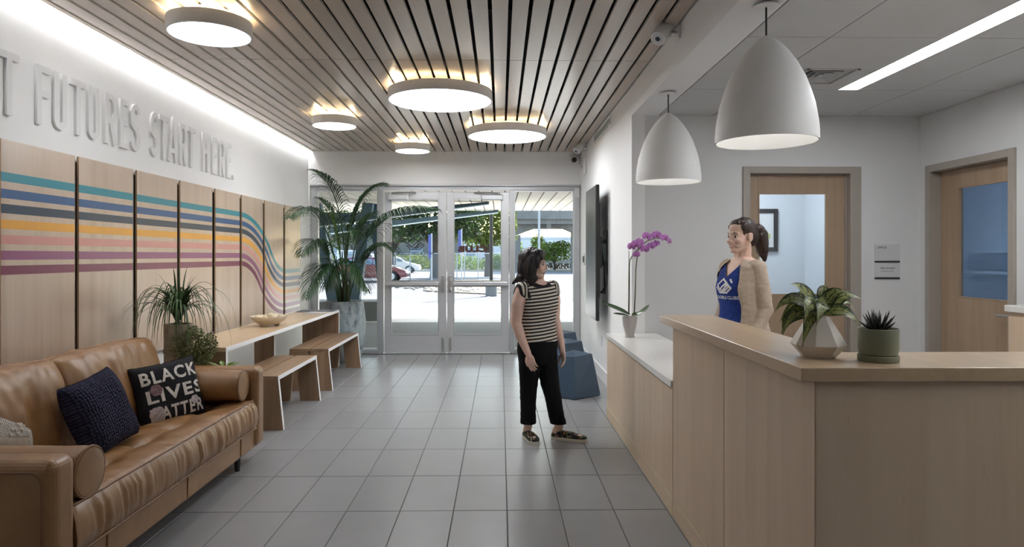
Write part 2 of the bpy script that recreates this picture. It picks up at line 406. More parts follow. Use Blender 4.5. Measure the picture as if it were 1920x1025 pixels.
ls = thing('linear_ceiling_light', (2.675, 2.7, ZR), 'long narrow recessed white linear ceiling light over the reception desk', 'light')
MB().box(2.604, 2.746, .25, 5.14, ZR + .004, ZR + .012).build('diffuser', M['strip'], ls)
MB().box(2.598, 2.604, .2, 5.146, ZR - .004, ZR + .03).box(2.746, 2.752, .2, 5.146, ZR - .004, ZR + .03).box(2.604, 2.746, 5.14, 5.146, ZR - .004, ZR + .03).build('trim_frame', M['white_metal'], ls)
# ---- floor: slab plus tiles, each tile of the hall an object
fl = struct('floor', MB().box(XL - .15, XRR + .14, YN, YF + .16, -.12, -.004), M['grout'])
TW, TD = .3077, .6162
tiles = [3.880 - TD * k for k in range(1, 3)] + [3.880 + TD * k for k in range(0, 10)]
tiles.sort(); tc = {}
xs_ = [.039 + TW * k for k in range(-10, 4)]
for yy in tiles:
    y0, y1 = yy + .003, min(yy + TD, YF) - .003
    if y1 - y0 < .03: continue
    for xx in xs_:
        x0, x1 = max(xx, XL) + .003, min(xx + TW, XR + .0) - .003
        if x1 - x0 < .02: continue
        key = (round(x1 - x0, 4), round(y1 - y0, 4))
        if key not in tc:
            o = MB().box(0, key[0], 0, key[1], -.010, 0).build('tile', M['tile'], fl, bevel=.0012, seg=1); tc[key] = o
        else:
            o = tc[key].copy(); COL.objects.link(o)
        o.location = (x0, y0, R.uniform(-.0004, .0004))
rest = MB()
yy = tiles[0] - TD * 12
while yy < YB:
    for k in range(-10, 13):
        xx = .039 + TW * k; x0, x1 = max(xx, XL) + .002, min(xx + TW, XRR) - .002
        if x1 - x0 < .02: continue
        if xx > XR - .31 + .01 and yy >= tiles[0] - .01:
            x0 = max(x0, XR + .002)
            if x1 - x0 > .02: rest.box(x0, x1, max(yy, YN) + .002, min(yy + TD, YB) - .002, -.01, -.0004)
        elif yy < tiles[0] - .01 and yy > YN: rest.box(x0, x1, yy + .002, yy + TD - .002, -.01, -.0004)
    yy += TD
tag(rest.build('tile_field', M['tile'], fl), kind='stuff')
struct('baseboard_right', MB().box(XR - .014, XR, YB, YF, 0, .15), M['white_metal'], bevel=.004)
struct('baseboard_left', MB().box(XL, XL + .014, 5.0, YF, 0, .12), M['white_metal'], bevel=.004)
struct('baseboard_reception', MB().box(XR + .12, OX0 - .07, YB - .014, YB, 0, .12).box(OX1 + .1, XRR, YB - .014, YB, 0, .12), M['white_metal'], bevel=.004)

# ---------------------------------------------------------------- entrance: aluminium frame, two glass doors, two sidelights
Y0, Y1 = 10.07, 10.17
ef = MB().box(-2.82, 1.19, Y0, Y1, 2.445, 2.525).box(-2.82, -2.732, Y0, Y1, 0, 2.445).box(-1.821, -1.742, Y0, Y1, 0, 2.445).box(.136, .206, Y0, Y1, 0, 2.445).box(1.112, 1.19, Y0, Y1, 0, 2.445)
ef.box(-2.732, -1.821, Y0, Y1, 0, .062).box(.206, 1.112, Y0, Y1, 0, .062)
ef.box(-2.82, 1.19, Y0 - .05, Y0, 2.50, 2.525)
struct('trim_entrance_frame', ef, M['alu'], bevel=.004)
struct('trim_threshold', MB().box(-1.742, .136, Y0 - .03, Y1, 0, .012), M['steel'])
def sidelight(name, x0, x1):
    wd = struct(name, MB().box(x0, x0 + .018, Y0 + .02, Y1 - .02, .062, 2.445).box(x1 - .018, x1, Y0 + .02, Y1 - .02, .062, 2.445).box(x0 + .018, x1 - .018, Y0 + .02, Y1 - .02, .062, .08).box(x0 + .018, x1 - .018, Y0 + .02, Y1 - .02, 2.427, 2.445), M['alu_light'])
    MB().box(x0 + .018, x1 - .018, Y0 + .045, Y0 + .055, .08, 2.427).build('glass_pane', M['glass'], wd)
sidelight('window_1', -2.732, -1.821); sidelight('window_2', .206, 1.112)
def leaf(name, x0, x1, hinge):
    ya, yb = Y0 + .02, Y0 + .065
    st = .097 if hinge < 0 else .11
    gl0, gl1 = (x0 + .096, x1 - .115) if hinge < 0 else (x0 + .10, x1 - .11)
    d = struct(name, MB().box(x0, gl0, ya, yb, .016, 2.412).box(gl1, x1, ya, yb, .016, 2.412).box(gl0, gl1, ya, yb, 2.318, 2.412).box(gl0, gl1, ya, yb, .016, .279).box(gl0, gl1, ya, yb, 1.012, 1.082), M['alu_light'], bevel=.003)
    MB().box(gl0, gl1, ya + .018, ya + .028, .279, 1.012).build('glass_pane', M['glass'], d)
    MB().box(gl0, gl1, ya + .018, ya + .028, 1.082, 2.318).build('glass_pane', M['glass'], d)
    gb = MB()
    for a, b in ((.279, 1.012), (1.082, 2.318)):
        gb.box(gl0, gl0 + .012, ya - .004, ya + .018, a, b).box(gl1 - .012, gl1, ya - .004, ya + .018, a, b).box(gl0 + .012, gl1 - .012, ya - .004, ya + .018, a, a + .012).box(gl0 + .012, gl1 - .012, ya - .004, ya + .018, b - .012, b)
    gb.build('glazing_bead', M['alu'], d)
    bx0, bx1 = (x0 + .01, x1 - .10) if hinge < 0 else (x0 + .10, x1 - .02)
    pb = MB().box(bx0, bx1, ya - .075, ya - .03, 1.02, 1.075).build('panic_bar', M['alu_light'], d, bevel=.008)
    MB().box(bx0 + .0, bx0 + .05, ya - .03, ya, 1.015, 1.08).box(bx1 - .05, bx1, ya - .03, ya, 1.015, 1.08).build('bar_bracket', M['alu'], pb)
    cx = x1 - .05 if hinge < 0 else x0 + .05
    MB().box(cx - .024, cx + .024, ya - .05, ya, .93, 1.17).box(cx - .015, cx + .015, ya - .085, ya - .05, .95, 1.13).build('latch_case', M['steel'], d, bevel=.006)
    MB().box(cx - .02, cx + .02, ya - .018, ya, .05, .24).cyl((cx, ya - .03, .07), (cx, ya - .03, .22), .01, n=10).box(cx - .018, cx + .018, ya - .04, ya - .018, .05, .085).build('floor_bolt', M['steel'], d)
    q0, q1 = (x0 + .06, x0 + .37) if hinge < 0 else (x1 - .41, x1 - .09)
    cb = MB().box(q0, q1, ya - .075, ya, 2.29, 2.375).build('door_closer', M['alu_light'], d, bevel=.012)
    ax = q0 + .04 if hinge < 0 else q1 - .06
    e = ax + (.37 if hinge < 0 else -.37)
    MB().tube([(ax, ya - .05, 2.392), (ax + (e - ax) * .5, ya - .11, 2.396), (e, ya - .02, 2.405)], .012, 8).cyl((ax, ya - .05, 2.37), (ax, ya - .05, 2.402), .02, n=12).build('closer_arm', M['steel'], cb)
    sx = (x1 - .035) if hinge < 0 else (x0 + .035)
    sc_ = MB()
    for z in (2.38, 2.345): sc_.cyl((sx, ya - .003, z), (sx, ya, z), .006, n=8)
    sc_.build('screw_head', M['steel'], d)
    return d, gl0, gl1, ya
d1, g0, g1, YA = leaf('door_1', -1.730, -.806, -1)
d2, h0, h1, _ = leaf('door_2', -.798, .130, 1)

# ---- text helpers
def text_mesh(s, extrude=0.0, res=3, bold=0.0, space=1.0):
    cu = bpy.data.curves.new('text', 'FONT'); cu.body = s; cu.size = 1; cu.extrude = extrude; cu.resolution_u = res; cu.offset = bold; cu.space_character = space
    o = bpy.data.objects.new('text', cu); COL.objects.link(o)
    me = bpy.data.meshes.new_from_object(o.evaluated_get(bpy.context.evaluated_depsgraph_get()))
    vs = [tuple(v.co) for v in me.vertices]; fs = [tuple(p.vertices) for p in me.polygons]
    bpy.data.objects.remove(o); bpy.data.meshes.remove(me); bpy.data.curves.remove(cu)
    return vs, fs
def fit_text(mb, s, fn, w, h, extrude=0.0, bold=0.0, space=1.0, m=0, mirror=False):
    """letters scaled to w x h; fn(u, v, d) -> xyz with u in 0..w, v in 0..h"""
    vs, fs = text_mesh(s, extrude, 3, bold, space)
    x0, x1 = min(p[0] for p in vs), max(p[0] for p in vs); y0, y1 = min(p[1] for p in vs), max(p[1] for p in vs)
    out = []
    for p in vs:
        u = (p[0] - x0) / (x1 - x0) * w
        if mirror: u = w - u
        out.append(fn(u, (p[1] - y0) / (y1 - y0) * h, p[2]))
    mb.add(out, fs, m); return mb
def strokes(mb, pts, hw, fn, a0, a1, m=0):
    """a mitred 2-D polyline of half-width hw as a slab"""
    n = len(pts); Lf = []; Rt = []
    for i in range(n):
        p = V(pts[i]); d0 = (p - V(pts[i - 1])).normalized() if i else None; d1_ = (V(pts[i + 1]) - p).normalized() if i < n - 1 else None
        if d0 is None: d0 = d1_
        if d1_ is None: d1_ = d0
        n0 = V((-d0.y, d0.x)); n1 = V((-d1_.y, d1_.x)); mt_ = (n0 + n1)
        mt_ = mt_.normalized() if mt_.length > 1e-4 else n0
        k = hw / max(.35, mt_.dot(n0)); Lf.append(p + mt_ * k); Rt.append(p - mt_ * k)
    for i in range(n - 1):
        q = [Lf[i], Rt[i], Rt[i + 1], Lf[i + 1]]
        mb.hexa([fn(a.x, a.y, a0) for a in q] + [fn(a.x, a.y, a1) for a in q], m)
    return mb
# decals on the glass, read from outside (mirrored here)
YG = YA + .017
def glass_fn(x0, z0): return lambda u, v, d: (x0 + u, YG, z0 + v)
dk = MB(); fit_text(dk, 'BOYS & GIRLS CLUB', glass_fn(-1.545, 1.483), .55, .036, bold=.012, mirror=True)
fit_text(dk, 'OF SAN LEANDRO', glass_fn(-1.434, 1.439), .34, .024, mirror=True)
def clasp(fn, wd, ht, hw, dep):
    mb = MB()
    P = lambda a: [(x * wd, y * ht) for x, y in a]
    for a in ([(.0, .42), (.26, .02), (.74, .02), (1.0, .36), (.68, .74), (.30, .22), (.16, .40)],
              [(.02, .62), (.30, .22)], [(.34, .14), (.62, .14), (.86, .42)], [(.47, .16), (.78, .54)], [(.60, .16), (.70, .66)],
              [(.12, .62), (.40, .98), (.68, .74)], [(.86, .98), (1.02, .72)]):
        strokes(mb, P(a), hw, fn, 0, dep)
    return mb
lg = clasp(lambda u, v, d: (-1.412 + u, YG - d, 1.555 + v), .272, .176, .0065, .001)
dec = MB(); dec.add(dk.v, dk.f); dec.add(lg.v, lg.f)
dec.build('glass_lettering', M['ink'], d1)
M['decal_brown'] = plain('red_brown_vinyl', (.085, .035, .025), .6, var=.1)
cb_ = MB(); fit_text(cb_, 'CLUB', glass_fn(-.636, 1.515), .44, .098, bold=.085, space=1.12, mirror=True)
cb_.build('glass_lettering', M['decal_brown'], d2)

# ---------------------------------------------------------------- reception doors and the rooms behind them
def casing_back():
    f = MB(); y0, y1 = YB - .022, YB + .14
    f.box(OX0 - .062, OX0 + .002, y0, y1 - .002, 0, OZ + .06).box(OX1 - .002, OX1 + .1, y0, y1 - .002, 0, OZ + .06).box(OX0 + .002, OX1 - .002, y0, y1 - .002, OZ - .002, OZ + .06)
    f.box(OX1 - .012, OX1, YB + .05, YB + .14, 0, OZ).box(OX0, OX0 + .012, YB + .10, YB + .14, 0, OZ)
    return struct('trim_office_door', f, M['frame_paint'], bevel=.003)
casing_back()
yd0, yd1 = YB + .055, YB + .098
ox1 = OX1 - .014
gx0, gx1, gz0, gz1 = 2.383, 3.022, 1.10, 2.045
d3 = struct('door_3', MB().box(OX0 + .004, gx0, yd0, yd1, .01, OZ - .006).box(gx1, ox1, yd0, yd1, .01, OZ - .006).box(gx0, gx1, yd0, yd1, gz1, OZ - .006).box(gx0, gx1, yd0, yd1, .01, gz0), M['door_wood'], bevel=.002)
MB().box(gx0, gx1, yd0 + .018, yd0 + .024, gz0, gz1).build('glass_pane', M['glass'], d3)
MB().box(gx0, gx0 + .012, yd0 - .004, yd0 + .018, gz0, gz1).box(gx1 - .012, gx1, yd0 - .004, yd0 + .018, gz0, gz1).box(gx0 + .012, gx1 - .012, yd0 - .004, yd0 + .018, gz0, gz0 + .012).box(gx0 + .012, gx1 - .012, yd0 - .004, yd0 + .018, gz1 - .012, gz1).build('glazing_bead', M['door_wood'], d3)
MB().cyl((gx0 - .05, yd0 - .05, 1.0), (gx0 - .05, yd0, 1.0), .011, n=12).tube([(gx0 - .05, yd0 - .05, 1.0), (gx0 + .06, yd0 - .055, 1.0)], .009, 10).build('lever_handle', M['steel'], d3)
f = MB(); x0, x1 = XRR - .022, XRR + .14
x1 -= .002
f.box(x0, x1, PY0 - .06, PY0 + .002, 0, PZ + .06).box(x0, x1, PY1 - .002, PY1 + .06, 0, PZ + .06).box(x0, x1, PY0 + .002, PY1 - .002, PZ - .002, PZ + .06)
struct('trim_side_door', f, M['frame_paint'], bevel=.003)
xd0, xd1 = XRR + .085, XRR + .128
gy0, gy1, hz0, hz1 = 5.13, 5.735, 1.105, 2.055
d4 = struct('door_4', MB().box(xd0, xd1, PY0 + .004, gy0, .01, PZ - .006).box(xd0, xd1, gy1, PY1 - .004, .01, PZ - .006).box(xd0, xd1, gy0, gy1, hz1, PZ - .006).box(xd0, xd1, gy0, gy1, .01, hz0), M['door_wood'], bevel=.002)
M['glass_blue'] = glass('pale_blue_glass', (.84, .92, .985), 1.0)
MB().box(xd0 + .018, xd0 + .024, gy0, gy1, hz0, hz1).build('glass_pane', M['glass_blue'], d4)
MB().box(xd0 - .004, xd0 + .018, gy0, gy0 + .012, hz0, hz1).box(xd0 - .004, xd0 + .018, gy1 - .012, gy1, hz0, hz1).box(xd0 - .004, xd0 + .018, gy0 + .012, gy1 - .012, hz0, hz0 + .012).box(xd0 - .004, xd0 + .018, gy0 + .012, gy1 - .012, hz1 - .012, hz1).build('glazing_bead', M['door_wood'], d4)
MB().tube([(xd0, PY0 + .06, 1.0), (xd0 - .05, PY0 + .06, 1.0), (xd0 - .055, PY0 + .19, 1.0)], .010, 10).box(xd0 - .006, xd0, PY0 + .03, PY0 + .09, .96, 1.04).build('lever_handle', M['steel'], d4)
# office behind door 3
OW = plain('office_white_paint', (.72, .75, .79), .6, var=.01)
struct('wall_office', MB().box(XR + .12, 3.72, 7.95, 8.05, 0, 2.8).box(XR + .12, XR + .2, YB + .14, 7.95, 0, 2.8).box(3.62, 3.72, YB + .14, 7.95, 0, 2.8), OW)
struct('floor_office', MB().box(XR + .2, 3.62, YB + .14, 7.95, -.05, 0), M['tile'])
struct('ceiling_office', MB().box(XR + .12, 3.72, YB + .14, 8.05, 2.7, 2.8), OW)
ol = thing('unseen_office_lamp', (2.6, 7.1, 2.69), 'unseen square light added for the glow in the office behind the left reception door', 'light')
MB().box(2.3, 2.9, 6.9, 7.4, 2.685, 2.695).build('diffuser', M['unseen_room_lamp'], ol)  # unseen lamp, added so the office reads bright and bluish through the glass
MB().box(2.28, 2.3, 6.88, 7.42, 2.68, 2.70).box(2.9, 2.92, 6.88, 7.42, 2.68, 2.70).box(2.3, 2.9, 6.88, 6.9, 2.68, 2.70).box(2.3, 2.9, 7.4, 7.42, 2.68, 2.70).build('frame', M['white_metal'], ol)
# framed picture on the office wall
px0, px1, pz0, pz1 = 2.72, 3.29, 1.515, 2.02
pf = thing('framed_picture', (3.0, 7.93, pz0), 'black framed white matted print seen through the office door glass', 'picture')
MB().box(px0, px0 + .05, 7.915, 7.948, pz0, pz1).box(px1 - .05, px1, 7.915, 7.948, pz0, pz1).box(px0 + .05, px1 - .05, 7.915, 7.948, pz0, pz0 + .05).box(px0 + .05, px1 - .05, 7.915, 7.948, pz1 - .05, pz1).build('frame', M['black'], pf, bevel=.004)
MB().box(px0 + .05, px1 - .05, 7.93, 7.945, pz0 + .05, pz1 - .05).build('mat_board', M['white_plastic'], pf)
art = MB(); yy = 7.9285
def pp(*a): return [(x, yy, z) for x, z in a]
art.add(pp((2.93, 1.98), (3.02, 1.98), (3.16, 1.60), (3.07, 1.60)), [(0, 1, 2, 3)], 0)
art.add(pp((2.86, 1.6), (2.95, 1.6), (3.06, 1.84), (3.0, 1.88)), [(0, 1, 2, 3)], 1)
art.add(pp((2.78, 1.62), (2.84, 1.62), (2.92, 1.96), (2.84, 1.96)), [(0, 1, 2, 3)], 2)
art.add(pp((3.12, 1.70), (3.2, 1.66), (3.2, 1.72), (3.14, 1.76)), [(0, 1, 2, 3)], 3)
art.build('print', [plain('art_green', (.05, .20, .07), .6), plain('art_light_green', (.35, .50, .28), .6), plain('art_violet', (.12, .06, .16), .6), plain('art_yellow', (.5, .5, .2), .6)], pf)
# side room behind door 4
SW = plain('side_room_paint', (.74, .81, .90), .6, var=.01)
struct('wall_side_room', MB().box(6.0, 6.1, 3.6, 9.6, 0, 2.8).box(4.0, 6.1, 3.5, 3.6, 0, 2.8).box(4.0, 6.1, 9.6, 9.7, 0, 2.8).box(3.86, 4.0, 6.27, 9.7, 0, 2.8), SW)
struct('floor_side_room', MB().box(XRR + .14, 6.0, 3.6, 9.6, -.05, 0), M['tile'])
struct('ceiling_side_room', MB().box(XRR + .14, 6.1, 3.5, 9.7, 2.7, 2.8), SW)
ol2 = thing('unseen_side_room_lamp', (5.1, 6.1, 2.69), 'unseen square light added for the bluish glow in the room behind the right reception door', 'light')
MB().box(4.85, 5.35, 5.8, 6.4, 2.685, 2.695).build('diffuser', M['unseen_room_lamp'], ol2)  # added lamp, out of view, standing in for daylight behind the blue glass
MB().box(4.83, 4.85, 5.78, 6.42, 2.68, 2.70).box(5.35, 5.37, 5.78, 6.42, 2.68, 2.70).box(4.85, 5.35, 5.78, 5.8, 2.68, 2.70).box(4.85, 5.35, 6.4, 6.42, 2.68, 2.70).build('frame', M['white_metal'], ol2)
sh = thing('reflection_boards', (5.95, 7.4, 1.3), 'pale boards standing in for faint reflections in the blue glass of the right door', 'reflection')
for z in (1.25, 1.50): MB().box(5.78, 5.999, 7.0, 8.3, z, z + .03).build('reflection_board', SW, sh)  # pale boards added for the faint light lines reflected in the glass

# ---------------------------------------------------------------- lettering on the left wall
sgn = thing('wall_lettering', (XL, 5.5, 2.27), 'raised white capital letters GREAT FUTURES START HERE. on the left wall', 'lettering')
hw = .021
def arc(cx, cy, rx, ry, a0, a1, n=10): return [(cx + rx * math.cos(math.radians(a0 + (a1 - a0) * i / n)), cy + ry * math.sin(math.radians(a0 + (a1 - a0) * i / n))) for i in range(n + 1)]
def glyph(c, w_, h):
    l, r, b, t = hw, w_ - hw, hw, h - hw; mid = h * .53
    return {'F': [[(l, 0), (l, h)], [(l, t), (w_, t)], [(l, mid), (w_ * .9, mid)]],
            'E': [[(l, 0), (l, h)], [(l, t), (w_, t)], [(l, mid), (w_ * .9, mid)], [(l, b), (w_, b)]],
            'T': [[(w_ / 2, 0), (w_ / 2, h)], [(0, t), (w_, t)]],
            'H': [[(l, 0), (l, h)], [(r, 0), (r, h)], [(l, mid), (r, mid)]],
            'U': [[(l, h)] + arc(w_ / 2, w_ / 2, w_ / 2 - hw, w_ / 2 - hw, 180, 360) + [(r, h)]],
            'A': [[(hw * .8, 0), (w_ / 2, h - hw * 1.4), (w_ - hw * .8, 0)], [(w_ * .22, h * .27), (w_ * .78, h * .27)]],
            'R': [[(l, 0), (l, h)], [(l, t)] + arc(w_ * .5, (t + h * .47) / 2, w_ * .5 - hw, (t - h * .47) / 2, 90, -90) + [(l, h * .47)], [(w_ * .45, h * .47), (w_ - hw, 0)]],
            'S': [arc(w_ / 2, h * .755, w_ / 2 - hw, h * .245 - hw, 15, 180, 8) + arc(w_ / 2, h * .6, w_ / 2 - hw, h * .1, 180, 250, 4)[1:] + [(w_ * .62, h * .47)] + arc(w_ / 2, h * .24, w_ / 2 - hw, h * .24 - hw, 35, -165, 10)],
            'G': [arc(w_ / 2, h - w_ / 2, w_ / 2 - hw, w_ / 2 - hw, 10, 180, 8) + arc(w_ / 2, w_ / 2, w_ / 2 - hw, w_ / 2 - hw, 180, 360, 8) + [(r, h * .45), (w_ * .5, h * .45)]],
            '.': [[(w_ / 2, 0), (w_ / 2, hw * 2)]]}[c]
LT = [('G', 3.10, 3.24), ('R', 3.28, 3.42), ('E', 3.46, 3.58), ('A', 3.655, 3.815), ('T', 3.845, 4.005), ('F', 4.157, 4.282), ('U', 4.314, 4.437), ('T', 4.480, 4.640), ('U', 4.670, 4.793), ('R', 4.865, 5.015), ('E', 5.06, 5.175), ('S', 5.205, 5.335), ('S', 5.497, 5.620), ('T', 5.635, 5.79), ('A', 5.782, 5.942), ('R', 5.987, 6.13), ('T', 6.137, 6.297), ('H', 6.445, 6.58), ('E', 6.659, 6.784), ('R', 6.825, 6.967), ('E', 7.008, 7.132), ('.', 7.16, 7.203)]
for c, a, b in LT:
    mb = MB()
    for k, st in enumerate(glyph(c, b - a, .365)): strokes(mb, st, hw, lambda u, v, d: (XL + d, a + u, 2.272 + v), .0, .019 - .0006 * k)
    mb.build('letter', M['letter'], sgn)

# ---------------------------------------------------------------- birch wall panels with painted stripes
stripe_cols = [('teal', '#1b8799'), ('blue', '#1d5488'), ('navy', '#14344f'), ('ochre', '#e3a43e'), ('rose', '#cf938c'), ('mauve', '#8f5079'), ('plum', '#77294f')]
SM = [plain(n + '_stripe_paint', c, .3, var=.03) for n, c in stripe_cols]
SZ = [1.912, 1.817, 1.732, 1.644, 1.557, 1.468, 1.383]
PX = [(3.828, 4.482), (4.527, 5.183), (5.243, 5.886), (5.945, 6.6), (6.673, 7.290), (7.352, 7.998), (8.066, 8.745), (8.823, 9.480)]
desc = ['with straight stripes, nearest the camera at the left edge of the photo', 'with straight stripes, second from the camera behind the sofa back', 'with straight stripes behind the left half of the spiky plant', 'with straight stripes behind the right half of the spiky plant', 'with straight stripes just before the stripes start to bend', 'where the stripes begin to curve down', 'where the stripes plunge steeply downward', 'with low level stripes, farthest, beside the potted palm']
A0, YS, YE, DROP = .77, 7.30, 8.86, .648
OFF0 = SZ[0] - SZ[-1]
TH = 2 * math.atan(DROP / (YE - YS))
def stripe_z(k, y):
    o = SZ[k] - SZ[-1]; z = SZ[k]; r1 = A0 + o; r2 = A0 + OFF0 - o
    sc_ = (YE - YS) / ((r1 + r2) * math.sin(TH))
    if y <= YS: return z, 1.0
    if y >= YE: return z - DROP, 1.0
    ym = YS + r1 * math.sin(TH) * sc_
    if y <= ym: s_ = (y - YS) / r1 / sc_; a = math.asin(min(1, s_)); return z - r1 * (1 - math.cos(a)) * DROP / ((r1 + r2) * (1 - math.cos(TH))), math.cos(a)
    s_ = (YE - y) / r2 / sc_; a = math.asin(min(1, s_)); return z - DROP + r2 * (1 - math.cos(a)) * DROP / ((r1 + r2) * (1 - math.cos(TH))), math.cos(a)
XP = -2.80
M['ply_edge'] = wood('plywood_edge', (.55, .38, .22), (.40, .26, .14), (.26, .16, .085), 2, 1.2, .5, .05, knots=False)
for i, (a, b) in enumerate(PX):
    pn = thing('wall_panel', (XP, a, .68), 'tall birch plywood panel on the left wall ' + desc[i], 'panel', 'striped panels on the left wall')
    MB().box(XP - .012, XP, a, b, .685, 2.124).build('board', M['panel'], pn, bevel=.001, seg=1)
    MB().box(XP - .0125, XP - .0005, a - .003, a - .0004, .685, 2.124).box(XP - .0125, XP - .0005, b + .0004, b + .003, .685, 2.124).build('plywood_edge', M['ply_edge'], pn)
    MB().box(XL, XP - .0205, a + .03, b - .03, .72, 2.09).build('mounting_batten', M['dark'], pn)
    for k in range(7):
        n = 1 if b <= YS or a >= YE else 22
        lo, hi = [], []
        for q in range(n + 1):
            y = a + (b - a) * q / n; z, cs = stripe_z(k, y); h = .0262 / max(cs, .5)
            lo.append((y, z - h)); hi.append((y, z + h))
        sb = MB()
        for q in range(n):
            (ya_, za), (yb_, zb) = lo[q], lo[q + 1]; (_, zc), (_, zd) = hi[q], hi[q + 1]
            sb.hexa([(XP - .001, ya_, za), (XP - .001, yb_, zb), (XP - .001, yb_, zd), (XP - .001, ya_, zc), (XP + .0006, ya_, za), (XP + .0006, yb_, zb), (XP + .0006, yb_, zd), (XP + .0006, ya_, zc)])
        sb.build('stripe', SM[k], pn)

# ---------------------------------------------------------------- round ceiling lights
def round_light(x, y, r, label):
    t = thing('round_ceiling_light', (x, y, 2.87), label, 'light', 'round lights under the slat ceiling')
    MB().lathe([(r - .012, .008), (r - .012, 0), (r, 0), (r, .088), (r - .012, .088), (r - .012, .012)], x, y, 2.87, 64).build('drum_shade', M['white_metal'], t, smooth=40)
    MB().lathe([(r - .0125, .004), (r - .0125, .010)], x, y, 2.87, 48, caps=True).build('diffuser', M['lamp'], t)
    MB().lathe([(r - .0125, .06), (r - .0125, .066)], x, y, 2.87, 48, caps=True).build('top_plate', M['white_metal'], t)
    n = int(r * 90); mb = MB()
    for k in range(n):
        a = 2 * PI * k / n; rr = r - .035; cx, cy = x + rr * math.cos(a), y + rr * math.sin(a); s_ = .011
        mb.box(cx - s_, cx + s_, cy - s_, cy + s_, 2.936, 2.944)
    tag(mb.build('led_ring', M['glow'], t), kind='stuff')
    mb = MB()
    for k in range(3):
        a = 2 * PI * k / 3 + .4; mb.cyl((x + r * .5 * math.cos(a), y + r * .5 * math.sin(a), 2.936), (x + r * .5 * math.cos(a), y + r * .5 * math.sin(a), ZC + .001), .012, n=10)
    mb.lathe([(r * .6, 2.985 - 2.87), (r * .6, ZC - 2.87)], x, y, 2.87, 32, caps=True)
    mb.build('mount', M['white_metal'], t)
round_light(-1.851, 4.326, .255, 'small round white ceiling light nearest the camera, closest to the raised wall lettering')
round_light(-1.804, 7.36, .238, 'small round white ceiling light in the middle distance by the left wall')
round_light(-.546, 6.146, .472, 'large round white ceiling light, the nearer and left of the two large ones')
round_light(.082, 7.987, .465, 'large round white ceiling light, the farther and right of the two large ones')
round_light(-1.184, 9.116, .235, 'small round white ceiling light farthest away, near the entrance doors')
# pendants
def pendant(x, y, label):
    t = thing('pendant_lamp', (x, y, 2.04), label, 'lamp', 'bell pendants over the reception desk')
    pr = [(.250, 0), (.249, .05), (.244, .10), (.229, .186), (.210, .25), (.186, .319), (.150, .39), (.109, .452), (.070, .497), (.040, .522), (.018, .537)]
    inner = [(max(.004, r - .006), z - .003) for r, z in reversed(pr)]
    inner[-1] = (.244, 0)
    MB().lathe(pr + inner, x, y, 2.04, 64).build('shade', M['white_metal'], t, smooth=40)
    MB().cyl((x, y, 2.57), (x, y, ZR - .02), .005, n=10).build('cord', M['black'], t)
    MB().lathe([(.001, .70), (.05, .698), (.065, .688), (.065, .684), (.001, .684)], x, y, 2.04, 32).build('canopy', M['white_metal'], t, smooth=40)
    MB().cyl((x, y, 2.40), (x, y, 2.55), .03, n=16).build('socket', M['white_plastic'], t)
    MB().ell((x, y, 2.36), (.045, .045, .055)).build('bulb', M['bulb'], t, smooth=True)
pendant(1.349, 3.395, 'large white bell pendant lamp nearer the camera, hanging over the desk')
pendant(1.312, 5.24, 'white bell pendant lamp farther back, hanging near the orchid')
# ---------------------------------------------------------------- reception desk
DX = .97                                   # front face of the desk and low cabinets
lc = thing('low_cabinet', (DX, 4.95, 0), 'low maple cabinet run with white stone top, under the orchid', 'cabinet')
MB().box(DX + .02, 1.40, 3.775, YB - .02, .10, .715).build('carcass', M['maple'], lc)
for a, b in ((3.778, 4.892), (4.898, YB - .022)): MB().box(DX, DX + .02, a, b, .108, .708).build('door', M['maple'], lc, bevel=.0015, seg=1)
MB().box(DX - .004, DX + .03, 3.775, YB - .02, 0, .104).build('plinth', M['plinth'], lc, bevel=.002, seg=1)
MB().box(DX - .012, 1.42, 3.772, YB - .018, .722, .762).build('worktop', M['white_stone'], lc, bevel=.004)
MB().box(DX + .008, DX + .03, 3.775, YB - .02, .708, .722).build('shadow_rail', M['plinth'], lc)
rd = thing('reception_desk', (DX, 2.1, 0), 'tall L shaped maple reception desk with raised transaction top', 'desk')
for a, b in ((2.908, 3.768), (2.062, 2.902)): MB().box(DX, DX + .02, a, b, .108, 1.078).build('front_panel', M['maple'], rd, bevel=.0015, seg=1)
MB().box(DX + .02, 1.19, 3.74, 3.768, .0, 1.078).build('end_panel', M['maple'], rd, bevel=.0015, seg=1)
MB().box(DX + .002, 3.855, 2.060, 2.080, .108, 1.078).build('return_panel', M['maple'], rd, bevel=.0015, seg=1)
MB().box(DX - .004, DX + .03, 2.062, 3.768, 0, .104).box(DX - .004, 3.855, 2.056, 2.08, 0, .104).build('plinth', M['plinth'], rd, bevel=.002, seg=1)
MB().box(1.16, 1.18, 2.36, 3.74, .0, 1.078).box(1.16, 3.855, 2.34, 2.36, 0, 1.078).build('inner_panel', M['maple'], rd)
top = MB(); z0, z1 = 1.080, 1.123
ol_ = [(.920, 2.042), (3.855, 2.042), (3.855, 2.375), (1.222, 2.375), (1.222, 3.872), (.920, 3.872)]
top.prism(ol_, lambda u, v, a: (u, v, a), z0, z1)
top.build('transaction_top', M['maple_y'], rd, bevel=.002, seg=1)
MB().box(1.18, 1.42, 2.36, 3.74, .70, .735).box(1.42, 3.5, 2.36, 2.9, .70, .735).build('work_surface', M['white_stone'], rd)
